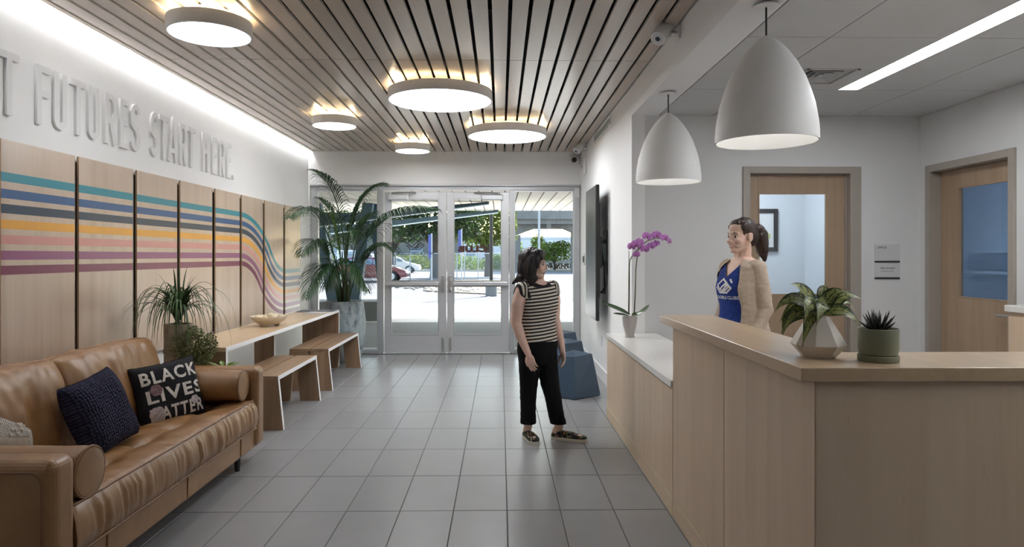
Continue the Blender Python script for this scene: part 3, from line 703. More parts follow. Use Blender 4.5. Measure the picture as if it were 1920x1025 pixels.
# small things on the inner work surface
ph = thing('desk_phone', (1.33, 3.35, .735), 'grey desk telephone on the inner work surface behind the variegated plant', 'telephone')
MB().hexa([(1.22, 3.24, .737), (1.40, 3.24, .737), (1.40, 3.46, .737), (1.22, 3.46, .737), (1.22, 3.24, .757), (1.40, 3.24, .757), (1.40, 3.46, .80), (1.22, 3.46, .80)]).build('base', M['black'], ph, bevel=.006)
MB().tube([(1.25, 3.26, .775), (1.25, 3.29, .795), (1.25, 3.41, .825), (1.25, 3.45, .822)], [.022, .016, .016, .022], 10).build('handset', M['black'], ph, smooth=50)
sc_ = thing('side_cabinet', (3.68, 3.9, 0), 'tall wood side cabinet with white top at the right edge by the side door', 'cabinet')
MB().box(3.515, XRR - .002, 3.0, 4.60, .1, 1.076).build('carcass', M['maple'], sc_, bevel=.002, seg=1)
MB().box(3.54, XRR - .002, 3.0, 4.57, 0, .1).build('plinth', M['dark'], sc_)
MB().box(3.50, XRR - .002, 2.98, 4.62, 1.078, 1.124).build('worktop', M['white_stone'], sc_, bevel=.004)

# ---------------------------------------------------------------- sofa
sf = thing('sofa', (-2.2, 3.79, 0), 'tan leather sofa with tufted bench seat against the striped panels', 'sofa')
SX0, SX1, SY0, SY1 = -2.69, -1.72, 2.62, 4.955
def rbox(x0, x1, y0, y1, z0, z1, r, n=4):
    return MB().box(x0, x1, y0, y1, z0, z1), r
MB().box(SX0 + .02, -1.745, SY0 + .1, SY1 - .1, .10, .246).build('frame', M['leather'], sf, bevel=.018, seg=3)
for y in (3.02, 3.79, 4.56): MB().tube([(-1.7445, y, .115), (-1.7425, y, .25)], .004, 6).build('frame_seam', M['piping'], sf)
for a, b in ((SY0, SY0 + .155), (SY1 - .155, SY1)):
    ar = MB().box(SX0, SX1, a, b, .105, .672).build('arm', M['leather'], sf, bevel=.045, seg=5)
    for yy in (a + .012, b - .012):
        s_ = -1 if yy < (a + b) / 2 else 1
        MB().tube([(SX1 - .042, yy + s_ * .0105, .13)] + [(SX1 - .042 - .05 * (1 - math.cos(q * PI / 12)), yy + s_ * .0105, .58 + .05 * math.sin(q * PI / 12)) for q in range(7)] + [(SX0 + .05, yy + s_ * .0105, .63)], .0055, 8).build('piping', M['piping'], ar, smooth=True)
MB().hexa([(SX0, SY0 + .15, .10), (SX0 + .12, SY0 + .15, .10), (SX0 + .12, SY1 - .15, .10), (SX0, SY1 - .15, .10), (SX0 - .0, SY0 + .15, .70), (SX0 + .10, SY0 + .15, .70), (SX0 + .10, SY1 - .15, .70), (SX0, SY1 - .15, .70)]).build('back_frame', M['leather'], sf, bevel=.03, seg=4)
for x, y in ((-1.79, 4.62), (-1.79, 2.96), (-2.62, 4.62), (-2.62, 2.96)): MB().cyl((x, y, 0), (x, y, .115), .016, .024, 14).build('leg', M['black'], sf, smooth=40)
def cushion(W, D, T, nx, ny, crown=.8, dim=None, wr=.0, seed=0, box=.0, bulge=.004):
    """puffy cushion, u in -W/2..W/2, v in -D/2..D/2; box = boxing height at the edge"""
    mb = MB(); mb.uv = []
    for sgn_ in (1, -1):
        for j in range(ny + 1):
            for i in range(nx + 1):
                u, v = 2 * i / nx - 1, 2 * j / ny - 1
                e = max(0, (1 - abs(u) ** 3.2)) ** .5 * max(0, (1 - abs(v) ** 3.2)) ** .5
                h = box / 2 + (T / 2 - box / 2) * e ** crown
                if sgn_ > 0 and dim: h += dim(u * W / 2, v * D / 2)
                x, y = u * W / 2, v * D / 2
                if not box:
                    k = 1 - .06 * (1 - abs(v) ** 2) * abs(u) ** 2; k2 = 1 - .06 * (1 - abs(u) ** 2) * abs(v) ** 2
                    x *= k; y *= k2
                if wr: h += wr * (noise.noise((x * 9 + seed, y * 4.0, sgn_ * 3 + seed)) + .5 * noise.noise((x * 22 + seed, y * 11, 7.7))) * min(1, e * 2 + (.3 if box else 0))
                mb.v.append((x, y, sgn_ * h)); mb.uv.append((i / nx, j / ny))
    n = (nx + 1) * (ny + 1)
    for k, o in ((0, 0), (1, n)):
        for j in range(ny):
            for i in range(nx):
                a = o + j * (nx + 1) + i; q = (a, a + 1, a + nx + 2, a + nx + 1)
                mb.f.append(q if k == 0 else q[::-1]); mb.m.append(0)
    per = [i for i in range(nx + 1)] + [j * (nx + 1) + nx for j in range(1, ny + 1)] + [ny * (nx + 1) + i for i in range(nx - 1, -1, -1)] + [j * (nx + 1) for j in range(ny - 1, 0, -1)]
    base = len(mb.v); np_ = len(per)
    for lv in (.3, .7):
        for q in range(np_):
            A_, B_ = V(mb.v[per[q]]), V(mb.v[per[q] + n]); p = A_.lerp(B_, lv)
            o_ = V((p.x / W if abs(p.x) > W * .47 else 0, p.y / D if abs(p.y) > D * .47 else 0, 0))
            if o_.length > 1e-6: o_.normalize()
            g = bulge * (.85 + .5 * noise.noise((p.x * 34, p.y * 34, seed)) + .35 * noise.noise((p.x * 13, p.y * 13, lv * 3)))
            p = p + o_ * g; mb.v.append(tuple(p)); mb.uv.append((0, lv)); 
    for q in range(np_):
        k = (q + 1) % np_; a, b = per[q], per[k]
        for x_, y_, z_, w_ in ((a, base + q, base + k, b), (base + q, base + np_ + q, base + np_ + k, base + k), (base + np_ + q, a + n, b + n, base + np_ + k)):
            mb.f.append((x_, y_, z_, w_)); mb.m.append(0)
    return mb, [mb.v[i] for i in per], [mb.v[i + n] for i in per]
def place(mb, c, u, v, extra=None):
    u = V(u).normalized(); v = V(v); v = (v - u * v.dot(u)).normalized(); n = u.cross(v)
    T = lambda p: tuple(V(c) + u * p[0] + v * p[1] + n * p[2])
    mb.v = [T(p) for p in mb.v]
    return T
# bench seat: u along Y, v along -X(depth); tufts
tx = [-.78, -.39, 0, .39, .78]; ty = [-.16, .12]
def seat_dim(x, y):
    h = 0
    for a in tx:
        for b in ty:
            d2 = (x - a) ** 2 + (y - b) ** 2; h -= .040 * math.exp(-d2 / .0035) + .020 * math.exp(-(((x - a) ** 2) / .0012 + ((y - b) ** 2) / .03))
    for b in ty: h -= .010 * math.exp(-((y - b) ** 2) / .0012)
    h += .012 * math.exp(-((y + .30) ** 2) / .006)
    return h
SL, SD = SY1 - SY0 - .318, .80
mb, pe, pl = cushion(SL, SD, .225, 150, 54, .55, seat_dim, .006, 3, .19, .026)
# gathered wrinkles along the front edge
for i, p in enumerate(mb.v):
    d = abs(p[1] + SD / 2)
    if d < .11:
        k = (1 - d / .11); wv = noise.noise((p[0] * 42, d * 6, 1.3)) * .0085 * k + noise.noise((p[0] * 13, d * 3, 5)) * .006 * k
        mb.v[i] = (p[0], p[1] + (wv * .5 if d < .02 else 0), p[2] + wv)
T = place(mb, (-1.735 - SD / 2, (SY0 + SY1) / 2, .305), (0, 1, 0), (-1, 0, -.10))
seat = mb.build('seat_cushion', M['leather'], sf, smooth=50)
for ring, dz in ((pe, 1), (pl, -1)):
    MB().tube([V(T(p)) + V((.0, 0, .003 * dz)) for p in ring] + [V(T(ring[0])) + V((0, 0, .003 * dz))], .0055, 7).build('piping', M['piping'], seat, smooth=True)
for a in tx:
    for b in ty:
        z = .225 / 2 + seat_dim(a, b) - .004
        MB().tube([T((a - .05, b + .004, z + .016)), T((a - .02, b + .006, z + .004)), T((a, b, z)), T((a + .02, b - .006, z + .004)), T((a + .05, b - .004, z + .016))], .0028, 6).build('tuft', M['piping'], seat)
# two back cushions
for k, yc in enumerate(((SY0 + .155 + 3.79) / 2, (3.79 + SY1 - .155) / 2 + .012)):
    Wb = 1.03
    mb, pe, pl = cushion(Wb, .50, .30, 60, 30, .62, None, .016, 11 + 7 * k, .07, .014)
    for i, p in enumerate(mb.v):   # top edge domes and sags toward the corners
        mb.v[i] = (p[0], p[1] + (.018 * (1 - (2 * p[0] / Wb) ** 2) if p[1] > .1 else 0) + (.004 * noise.noise((p[0] * 6, 2, k))), p[2])
    T = place(mb, (-2.485, yc, .632), (0, 1, 0), (-.27, 0, 1))
    bc = mb.build('back_cushion', M['leather'], sf, smooth=50)
    for ring, dz in ((pe, 1), (pl, -1)):
        q = [V(T((p[0], p[1] + (.018 * (1 - (2 * p[0] / Wb) ** 2) if p[1] > .1 else 0), p[2]))) for p in ring]
        MB().tube(q + [q[0]], .0055, 7).build('piping', M['piping'], bc, smooth=True)
# bolsters
def bolster(y, label, x0, x1, z, r):
    t = thing('bolster_pillow', ((x0 + x1) / 2, y, z - r), label, 'pillow', 'leather bolsters')
    rings = []; n = 36
    prof = [(0, .02), (.0, .6), (.006, .93), (.02, .985), (.04, 1.0)]
    xs2 = [(x1 - a, q) for a, q in prof] + [(x1 - (x1 - x0) * k / 9, 1.0 + .012 * math.sin(k * 2.1)) for k in range(1, 9)] + [(x0 + a, q) for a, q in reversed(prof)]
    for xx, q in xs2: rings.append([(xx, y + r * q * math.cos(2 * PI * i / n), z + r * q * math.sin(2 * PI * i / n)) for i in range(n)])
    b_ = MB().loft(rings).build('body', M['leather'], t, smooth=50)
    for xx in (x1 - .012, x0 + .012):
        MB().tube([(xx, y + r * .985 * math.cos(2 * PI * i / 40), z + r * .985 * math.sin(2 * PI * i / 40)) for i in range(41)], .006, 7).build('piping', M['piping'], b_, smooth=True)
bolster(4.685, 'tan leather bolster pillow against the far sofa arm, right of the lettered pillow', -2.30, -1.765, .572, .104)
bolster(2.895, 'tan leather bolster pillow against the near sofa arm, at the lower left', -2.30, -1.735, .548, .108)
# scatter pillows
def pillow(name, c, u, v, W, D, T_, mat_, label, seed, wr=.006, n=40):
    mb, pe, pl = cushion(W, D, T_, n, n, .85, None, wr, seed)
    T = place(mb, c, u, v)
    t = thing(name, (c[0], c[1], c[2] - D / 2), label, 'pillow')
    o = mb.build('cover', mat_, t, smooth=60)
    return t, o, T, mb
pillow('throw_pillow', (-2.195, 3.735, .606), (.03, .42, .06), (-.14, -.01, .36), .40, .42, .19, M['navy_knit'], 'dark navy chunky knit square pillow in the middle of the sofa', 5, .012, 60)
pt, po, PT, pm = pillow('throw_pillow', (-2.175, 4.45, .574), (.25, .31, .045), (-.085, .05, .36), .42, .40, .15, M['dark_cloth'], 'black square pillow printed with large cream words and pale roses', 9, .005)
bv = BVHTree.FromPolygons([V(p) for p in pm.v], pm.f)
def on_pillow(u, v, lift=.0015):
    a = V(PT((u, v, .4))); n = V(PT((u, v, 0))) - a
    h = bv.ray_cast(a, n.normalized())
    p = h[0] if h[0] is not None else V(PT((u, v, 0)))
    return tuple(p - n.normalized() * lift)
def dense(vs, fs, k=1):
    bm = bmesh.new(); bvv = [bm.verts.new(p) for p in vs]
    for f in fs:
        try: bm.faces.new([bvv[i] for i in f])
        except ValueError: pass
    bmesh.ops.triangulate(bm, faces=bm.faces)
    for _ in range(k):
        bmesh.ops.subdivide_edges(bm, edges=[e for e in bm.edges if e.calc_length() > .02], cuts=1)
    bmesh.ops.triangulate(bm, faces=bm.faces)
    bm.verts.index_update(); r = [tuple(v.co) for v in bm.verts], [tuple(v.index for v in f.verts) for f in bm.faces]; bm.free(); return r
pr = MB()
for word, u0, v0, wd in (('BLACK', -.172, .068, .365), ('LIVES', -.160, -.052, .365), ('MATTER', -.160, -.170, .345)):
    q = MB(); fit_text(q, word, lambda u, v, d: (u0 + u, v0 + v, 0), wd, .086, bold=.028, space=1.18)
    vs, fs = dense(q.v, q.f, 2); pr.add([on_pillow(p[0], p[1]) for p in vs], fs)
tag(pr.build('printed_words', M['print_white'], pt), 'cream printed words BLACK LIVES MATTER')
for (u0, v0, rr, mt_) in ((-.098, .028, .036, 'print_rose'), (-.118, -.122, .046, 'print_rose_pale'), (.128, -.092, .028, 'print_rose_pale')):
    rs = MB()
    for ring in range(4):
        for k in range(6):
            a0 = 2 * PI * k / 6 + ring * .5; r1 = rr * (1 - ring * .23); pts = []
            for q in range(9):
                a = a0 + (q / 8 - .5) * 1.25; rad = r1 * (.93 + .12 * math.cos((q / 8 - .5) * PI)) if 0 < q < 8 else r1 * .8
                pts.append((u0 + rad * math.cos(a), v0 + rad * math.sin(a)))
            rs.add([on_pillow(u0, v0, .003 + ring * .0012)] + [on_pillow(p[0], p[1], .0022 + ring * .0012) for p in pts], [(0, i, i + 1) for i in range(1, 9)])
    rs.build('printed_rose', M[mt_], pt)
wp, wo, WT, wm = pillow('throw_pillow', (-2.28, 3.07, .545), (.04, .34, -.20), (-.11, .20, .33), .42, .42, .15, M['woven'], 'black and cream woven pillow with tufts at the left edge of the photo', 13, .006)
wbv = BVHTree.FromPolygons([V(p) for p in wm.v], wm.f); tf = MB()
for k in range(60):
    u = .06 + R.uniform(-.07, .07); v = -.19 + .38 * k / 59
    u_ = u if k % 3 else u - .16; h_ = wbv.ray_cast(V(WT((u_, v, .3))), V(WT((u_, v, 0))) - V(WT((u_, v, .3))))
    p = h_[0] if h_[0] is not None else V(WT((u_, v, .02))); rr = R.uniform(.007, .012)
    tf.ell(p, (rr, rr * .8, rr), 8, 5)
tf.build('yarn_tufts', M['tassel'], wp, smooth=True)['kind'] = 'stuff'
pillow('throw_pillow', (-2.16, 2.90, .545), (.12, .34, -.10), (-.14, .08, .36), .34, .32, .12, M['taupe_cloth'], 'plain taupe pillow half hidden behind the near sofa arm', 21)

# ---------------------------------------------------------------- long table and benches
tb = thing('long_table', (-2.37, 7.15, 0), 'long narrow wood table with white edges along the striped wall', 'table')
TX0, TX1, TY0, TY1, TZ = -2.617, -2.135, 5.285, 8.985, .75
MB().box(TX0, TX1 - .003, TY0, TY1, TZ - .034, TZ).build('tabletop', M['maple_y'], tb, bevel=.0015, seg=1)
MB().box(TX1 - .003, TX1, TY0, TY1, TZ - .034, TZ).build('edge_band', M['white_edge'], tb)
for y0, y1, x0, x1 in ((TY0, TY0 + .034, TX0, TX1), (7.0, 7.034, -2.54, -2.335), (TY1 - .034, TY1, TX0, TX1)):
    lg_ = MB().box(x0, x1 - .003, y0, y1, 0, TZ - .035).build('leg_panel', M['walnut_z'], tb)
    MB().box(x1 - .003, x1, y0, y1, 0, TZ - .035).build('edge_band', M['white_edge'], lg_)
def bench(y0, y1, label):
    t = thing('bench', (-2.07, (y0 + y1) / 2, 0), label, 'bench', 'splayed plank benches')
    th = .034; zt = .455
    for (xa, xb, ea, eb, fr) in ((-2.063, -1.865, -2.02, -1.822, 1), (-2.285, -2.083, -2.325, -2.122, -1)):
        MB().box(xa, xb, y0, y1, zt - th, zt).build('seat_plank', M['walnut'], t, bevel=.0012, seg=1)
        for yy in (y0, y1 - th):
            lg_ = MB().hexa([(ea, yy, 0), (eb, yy, 0), (eb, yy + th, 0), (ea, yy + th, 0), (xa, yy, zt - th), (xb, yy, zt - th), (xb, yy + th, zt - th), (xa, yy + th, zt - th)]).build('leg', M['walnut_z'], t)
            if fr > 0:
                MB().hexa([(eb, yy, 0), (eb + .003, yy, 0), (eb + .003, yy + th, 0), (eb, yy + th, 0), (xb, yy, zt - th), (xb + .003, yy, zt - th), (xb + .003, yy + th, zt - th), (xb, yy + th, zt - th)]).build('edge_band', M['white_edge'], lg_)
        if fr > 0: MB().box(xb, xb + .003, y0, y1, zt - th, zt).build('edge_band', M['white_edge'], t)
    MB().box(-2.24, -1.90, y0 + .05, y0 + .11, zt - th - .03, zt - th).box(-2.24, -1.90, y1 - .11, y1 - .05, zt - th - .03, zt - th).build('cross_rail', M['walnut'], t)
bench(5.685, 6.87, 'nearer wooden plank bench with splayed legs, just past the sofa arm')
bench(7.34, 8.87, 'farther wooden plank bench with splayed legs, in front of the big potted palm')
# bowl with wooden balls
BX, BY = -2.365, 6.93
bw = thing('footed_bowl', (BX, BY, TZ), 'shallow cream footed bowl on the long table', 'bowl')
MB().lathe([(.02, .028), (.09, .030), (.145, .062), (.178, .098), (.183, .100), (.183, .092), (.155, .058), (.10, .022), (.05, .016)], BX, BY, TZ, 40).build('body', M['bowl'], bw, smooth=40)
for k in range(3):
    a = 2 * PI * k / 3 + .5
    MB().hexa([(BX + q[0], BY + q[1], TZ + q[2]) for q in [(math.cos(a + da) * rr, math.sin(a + da) * rr, zz) for zz, r0, r1 in ((0, .06, .10), (.03, .06, .11)) for rr, da in ((r0, -.35), (r1, -.35), (r1, .35), (r0, .35))]]).build('foot', M['bowl'], bw, bevel=.005)
M['ball'] = wood('pale_wood_ball', (.72, .62, .45), (.68, .58, .42), (.58, .48, .33), 0, 2, .5, .06, knots=False)
ball_l = ['farthest left', 'second from the left', 'lower front', 'topmost near the middle', 'at the back', 'second from the right', 'rightmost']
for k, (dx, dy, dz) in enumerate(((-.105, -.01, .092), (-.045, .055, .094), (-.012, -.075, .086), (.018, -.012, .112), (.035, .075, .095), (.065, -.055, .092), (.112, .02, .096))):
    tag(MB().ell((BX + dx, BY + dy, TZ + dz - .012), (.034, .034, .034), 18, 12).build('wooden_ball', M['ball'], None, smooth=True), 'pale round ball in the cream bowl, ' + ball_l[k], 'ball', 'balls in the cream bowl')
# magazines at the far end
for k, (x, y, rz, mt_, lb) in enumerate(((-2.485, 8.70, .04, 'paper_dark', 'dark covered magazine at the far end of the long table, left of the papers'), (-2.30, 8.44, -.1, 'paper', 'loose white paper leaflet at the far end of the long table, nearest the front'), (-2.247, 8.79, .05, 'paper_dark', 'dark brochure at the far end of the long table, closest to the palm pot'))):
    c, s = math.cos(rz), math.sin(rz); z = TZ + .001
    def q(u, v, zz): return (x + c * u - s * v, y + s * u + c * v, zz)
    tag(MB().hexa([q(-.11, -.14, z), q(.11, -.14, z), q(.11, .14, z), q(-.11, .14, z), q(-.11, -.14, z + .006), q(.11, -.14, z + .006), q(.11, .14, z + .006), q(-.11, .14, z + .006)]).build('magazine' if k != 1 else 'leaflet', M[mt_]), lb, 'magazine' if k != 1 else 'leaflet')

# ---------------------------------------------------------------- faceted stools
def stool(cx, cy, rz, label):
    t = thing('faceted_stool', (cx, cy, 0), label, 'stool', 'slate blue faceted stools')
    b = [(0.0, -.26), (.300, -.02), (.04, .26), (-.290, .0)]; tp = [(.0, -.195), (.212, .0), (.04, .23), (-.150, -.055)]
    zt = [.434, .436, .446, .434]
    c, s = math.cos(rz), math.sin(rz)
    P = lambda p, z: (cx + c * p[0] - s * p[1], cy + s * p[0] + c * p[1], z)
    mb = MB().add([P(p, .004) for p in b] + [P(p, z) for p, z in zip(tp, zt)] + [P((.03, .02), .395)],
                  [(3, 2, 1, 0), (0, 1, 5, 4), (1, 2, 6, 5), (2, 3, 7, 6), (3, 0, 4, 7), (4, 5, 8), (5, 6, 8), (6, 7, 8), (7, 4, 8)])
    mb.build('shell', M['blue_stool'], t, bevel=.005)
    for p in b: MB().cyl(P((p[0] * .82, p[1] * .82), 0), P((p[0] * .82, p[1] * .82), .012), .015, n=10).build('glide', M['black'], t)
stool(.755, 7.075, 0, 'nearest slate blue faceted stool, right behind the woman in the striped top')
stool(.775, 8.10, .06, 'middle slate blue faceted stool along the right wall')
stool(.805, 9.07, .03, 'farthest slate blue faceted stool, next to the glass sidelight')

# ---------------------------------------------------------------- things on the right wall and ceiling edge
tv = thing('wall_screen', (1.08, 7.87, .74), 'portrait black flat screen on a swing mount on the right wall', 'screen')
MB().box(1.055, 1.092, 7.40, 8.275, .745, 2.25).build('housing', M['black'], tv, bevel=.006)
MB().box(1.0515, 1.056, 7.415, 8.26, .76, 2.235).build('screen_glass', M['screen'], tv)
mt_ = MB().box(1.092, 1.108, 7.45, 7.50, 1.0, 2.05).box(1.092, 1.108, 7.72, 7.77, 1.0, 2.05).box(1.185, 1.2, 7.50, 7.75, 1.25, 1.75).box(1.108, 1.185, 7.56, 7.60, 1.35, 1.40).box(1.108, 1.185, 7.56, 7.60, 1.6, 1.65).box(1.108, 1.13, 7.45, 7.77, 1.33, 1.67)
mt_.build('swing_mount', M['black'], tv)
for k in range(3):
    MB().tube([(1.115, 7.46 + .03 * k, 1.55), (1.16, 7.44 + .03 * k, 1.35), (1.17, 7.48 + .02 * k, 1.12 - .04 * k), (1.13, 7.55, 1.05), (1.10, 7.6, 1.10)], .007, 8).build('cable', M['black'], tv, smooth=True)
def spot(y, z, tgt, label):
    t = thing('spotlight', (XR, y, z), label, 'light', 'cylinder spotlights on the beam')
    MB().box(XR - .016, XR, y - .045, y + .045, z - .045, z + .045).build('wall_plate', M['white_metal'], t, bevel=.004)
    MB().tube([(XR - .016, y, z), (XR - .075, y, z + .005)], .016, 12).ell((XR - .075, y, z), (.024, .024, .024), 12, 8).build('knuckle', M['steel'], t, smooth=50)
    d = V(tgt).normalized(); c = V((XR - .112, y, z + .012)); a, b = c - d * .085, c + d * .085; r = .052
    MB().tube([a, a + d * .004, b - d * .004, b], [r * .96, r, r, r * .96], 32).build('barrel', M['white_metal'], t, smooth=40)
    MB().tube([b - d * .004, b + d * .002], r * .78, 28).build('lens', M['alu_light'], t)
    MB().tube([b, b + d * .004], r * .32, 20).build('lamp_eye', M['screen'], t)
spot(4.50, 2.955, (-.42, -.42, -.62), 'white cylinder spotlight on the beam, nearer the camera')
spot(9.25, 2.945, (-.5, -.35, -.62), 'white cylinder spotlight on the right wall, near the far corner')
sv = thing('slot_diffuser', (XR, 7.9, 2.93), 'long white slot air grille high on the right wall under the ceiling', 'vent')
MB().box(XR - .012, XR, 7.3, 8.52, 2.895, 2.905).box(XR - .012, XR, 7.3, 8.52, 2.985, 2.995).box(XR - .012, XR, 7.3, 7.31, 2.905, 2.985).box(XR - .012, XR, 8.51, 8.52, 2.905, 2.985).build('frame', M['alu_light'], sv)
for z in (2.918, 2.938, 2.958): MB().box(XR - .012, XR - .001, 7.31, 8.51, z, z + .005).build('blade', M['alu'], sv)
cm = thing('security_camera', (1.10, YF, 2.93), 'white dome security camera high on the far wall in the right corner', 'camera')
MB().box(1.035, 1.165, YF - .05, YF, 2.92, 2.975).build('wall_bracket', M['white_plastic'], cm, bevel=.015)
MB().ell((1.10, YF - .085, 2.885), (.065, .065, .065), 24, 14).build('dome', M['white_plastic'], cm, smooth=True)
dv = V((-.25, -1, -.25)).normalized(); c0 = V((1.10, YF - .085, 2.885)); MB().tube([c0 + dv * .05, c0 + dv * .072], [.040, .032], 24).build('lens', M['black'], cm, smooth=30)
al = thing('alarm_sensor', (XR, 9.42, 2.62), 'white alarm sensor with strobe on the right wall below the far spotlight', 'sensor')
MB().box(XR - .045, XR, 9.35, 9.49, 2.60, 2.82).build('body', M['white_plastic'], al, bevel=.015)
MB().ell((XR - .05, 9.50, 2.70), (.02, .02, .035), 12, 8).build('strobe', M['steel'], al, smooth=True)
for k in range(3): MB().box(XR - .048, XR - .044, 9.385, 9.455, 2.665 + .035 * k, 2.672 + .035 * k).build('slot', M['alu'], al)
ds = MB().box(1.12, 1.185, YF - .004, YF + .045, 2.33, 2.47).build('door_contact', M['white_plastic'], None, bevel=.008)
tag(ds, 'small white box fixed to the entrance frame at its top right corner', 'sensor')
kp = thing('control_panel', (XR, 9.60, 1.42), 'small steel door control plate on the right wall beyond the screen', 'switch')
MB().box(XR - .012, XR, 9.50, 9.66, 1.33, 1.50).build('plate', M['steel'], kp, bevel=.003)
MB().box(XR - .022, XR - .012, 9.54, 9.62, 1.37, 1.46).build('button', M['black'], kp, bevel=.003)
def outlet(x, y, z, nx, ny, label):
    t = thing('wall_outlet', (x, y, z), label, 'outlet')
    def P(u, v, d): return (x + nx * d - ny * u, y + ny * d + nx * u, z + v)
    def bx(u0, u1, v0, v1, d0, d1): return [P(u0, v0, d0), P(u1, v0, d0), P(u1, v1, d0), P(u0, v1, d0), P(u0, v0, d1), P(u1, v0, d1), P(u1, v1, d1), P(u0, v1, d1)]
    MB().hexa(bx(-.036, .036, -.06, .06, 0, .006)).build('cover_plate', M['white_plastic'], t, bevel=.002)
    for v in (-.024, .024): MB().hexa(bx(-.015, .015, v - .016, v + .016, .006, .009)).build('socket', M['white_edge'], t)
outlet(XR, 7.95, .46, -1, 0, 'white electrical outlet low on the right wall behind the low cabinet')
outlet(XL, 8.0, .40, 1, 0, 'white electrical outlet on the left wall under the long table')
# office name signs
yy = YB
s1 = thing('office_sign', (3.55, yy, 1.42), 'grey square sign reading OFFICE between the two reception doors', 'sign')
MB().box(3.437, 3.667, yy - .010, yy, 1.418, 1.569).build('plate', M['sign'], s1, bevel=.002)
MB().box(3.437, 3.667, yy - .012, yy, 1.402, 1.4165).build('dark_bar', M['ink'], s1)
q = MB(); fit_text(q, 'OFFICE', lambda u, v, d: (3.456 + u, yy - .0105, 1.530 + v), .088, .020, bold=.01); q.build('lettering', M['ink'], s1)
s2 = thing('name_sign', (3.55, yy, 1.26), 'grey name plate with two lines of text under the office sign', 'sign')
MB().box(3.437, 3.667, yy - .010, yy, 1.268, 1.400).build('plate', M['sign'], s2, bevel=.002)
MB().box(3.437, 3.667, yy - .012, yy, 1.252, 1.2665).build('dark_bar', M['ink'], s2)
q = MB(); fit_text(q, 'Akin Joseph', lambda u, v, d: (3.486 + u, yy - .0105, 1.337 + v), .135, .027, bold=.006); fit_text(q, 'Chief Operating Officer', lambda u, v, d: (3.49 + u, yy - .0105, 1.316 + v), .125, .012, bold=.004); q.build('lettering', M['ink'], s2)
# ---------------------------------------------------------------- plants
def blade(mb, path, wid, up=V((0, 0, 1)), fold=.0, m=0):
    """a leaf strip along path with half widths wid, slightly folded along the midrib; uv along/across"""
    path = [V(p) for p in path]; o = len(mb.v); n = len(path)
    for i, p in enumerate(path):
        t = (path[min(i + 1, n - 1)] - path[max(i - 1, 0)]).normalized(); s = t.cross(up)
        if s.length < 1e-3: s = t.cross(V((1, 0, 0)))
        s.normalize(); nn = s.cross(t); w_ = wid[i]
        for k in (-1, 0, 1):
            q = p + s * (w_ * k) + nn * (fold * w_ * abs(k)); mb.v.append(tuple(q))
            if mb.uv is not None: mb.uv.append((i / (n - 1), .5 + .5 * k))
    for i in range(n - 1):
        for k in (0, 1):
            a = o + i * 3 + k; mb.f.append((a, a + 1, a + 4, a + 3)); mb.m.append(m)
def bez(p0, p1, p2, p3, n=12):
    p0, p1, p2, p3 = map(V, (p0, p1, p2, p3))
    return [p0 * (1 - t) ** 3 + p1 * 3 * t * (1 - t) ** 2 + p2 * 3 * t * t * (1 - t) + p3 * t ** 3 for t in (i / n for i in range(n + 1))]
# ---- big potted palm
PXc, PYc, PZt = -2.17, 9.42, .835
pp_ = thing('potted_palm', (PXc, PYc, 0), 'tall palm in a large weathered blue grey pot beside the glass entrance', 'plant')
prof = [(.10, .0), (.20, .0), (.235, .05), (.270, .25), (.292, .45), (.288, .60), (.268, .76), (.258, PZt), (.240, PZt + .004), (.226, PZt - .012), (.24, .70), (.05, .70)]
MB().lathe(prof, PXc, PYc, 0, 56).build('pot', M['pot_blue'], pp_, smooth=35)
MB().lathe([(.001, .765), (.235, .765)], PXc, PYc, 0, 40).build('soil', M['soil'], pp_)
def frond(base, c1, c2, tip, nl, ll, mat_, seed, droop=.5, start=.45, wscale=1.0):
    r = random.Random(seed); mb = MB(); path = bez(base, c1, c2, tip, 26)
    mb.tube(path, [.011 * (1 - .8 * i / 26) + .002 for i in range(27)], 6)
    for i in range(nl):
        f = start + (1 - start) * (i + .5) / nl; k = min(25, int(f * 26)); fr_ = f * 26 - k
        p = path[k].lerp(path[k + 1], fr_); t = (path[k + 1] - path[k]).normalized()
        sd = t.cross(V((0, 0, 1)))
        if sd.length < .05: sd = V((1, 0, 0))
        sd.normalize()
        if mat_ is M['leaf_bright']: sd = (sd * .6).lerp(sd, .5)
        q = (f - start) / (1 - start); ln = ll * (math.sin(PI * min(1, .22 + .78 * q)) ** .6) * r.uniform(.9, 1.08)
        for s in (-1, 1):
            d = (sd * s * (1 - .45 * q) + t * (.55 + .55 * q) + V((0, 0, .18))).normalized()
            a = p + d * ln * .35; b = p + d * ln * .7 + V((0, 0, -droop * ln * .22)); c = p + d * ln * .95 + V((0, 0, -droop * ln * .62))
            w_ = .0105 * wscale
            blade(mb, [p, a, b, c], [.005, w_, w_ * .8, .001], V((0, 0, 1)) + d * .2 + V((r.uniform(-.3, .3), r.uniform(-.3, .3), 0)), .25)
    return mb.build('frond', mat_, pp_)
def A(px, py, dy=0.0):   # a point in the palm from its place in the photograph and its distance from the pot's plane
    y = PYc + dy; return ((px - 938) / F_PX * y, y, 1.466 + (479 - py) / F_PX * y)
z0_ = .76
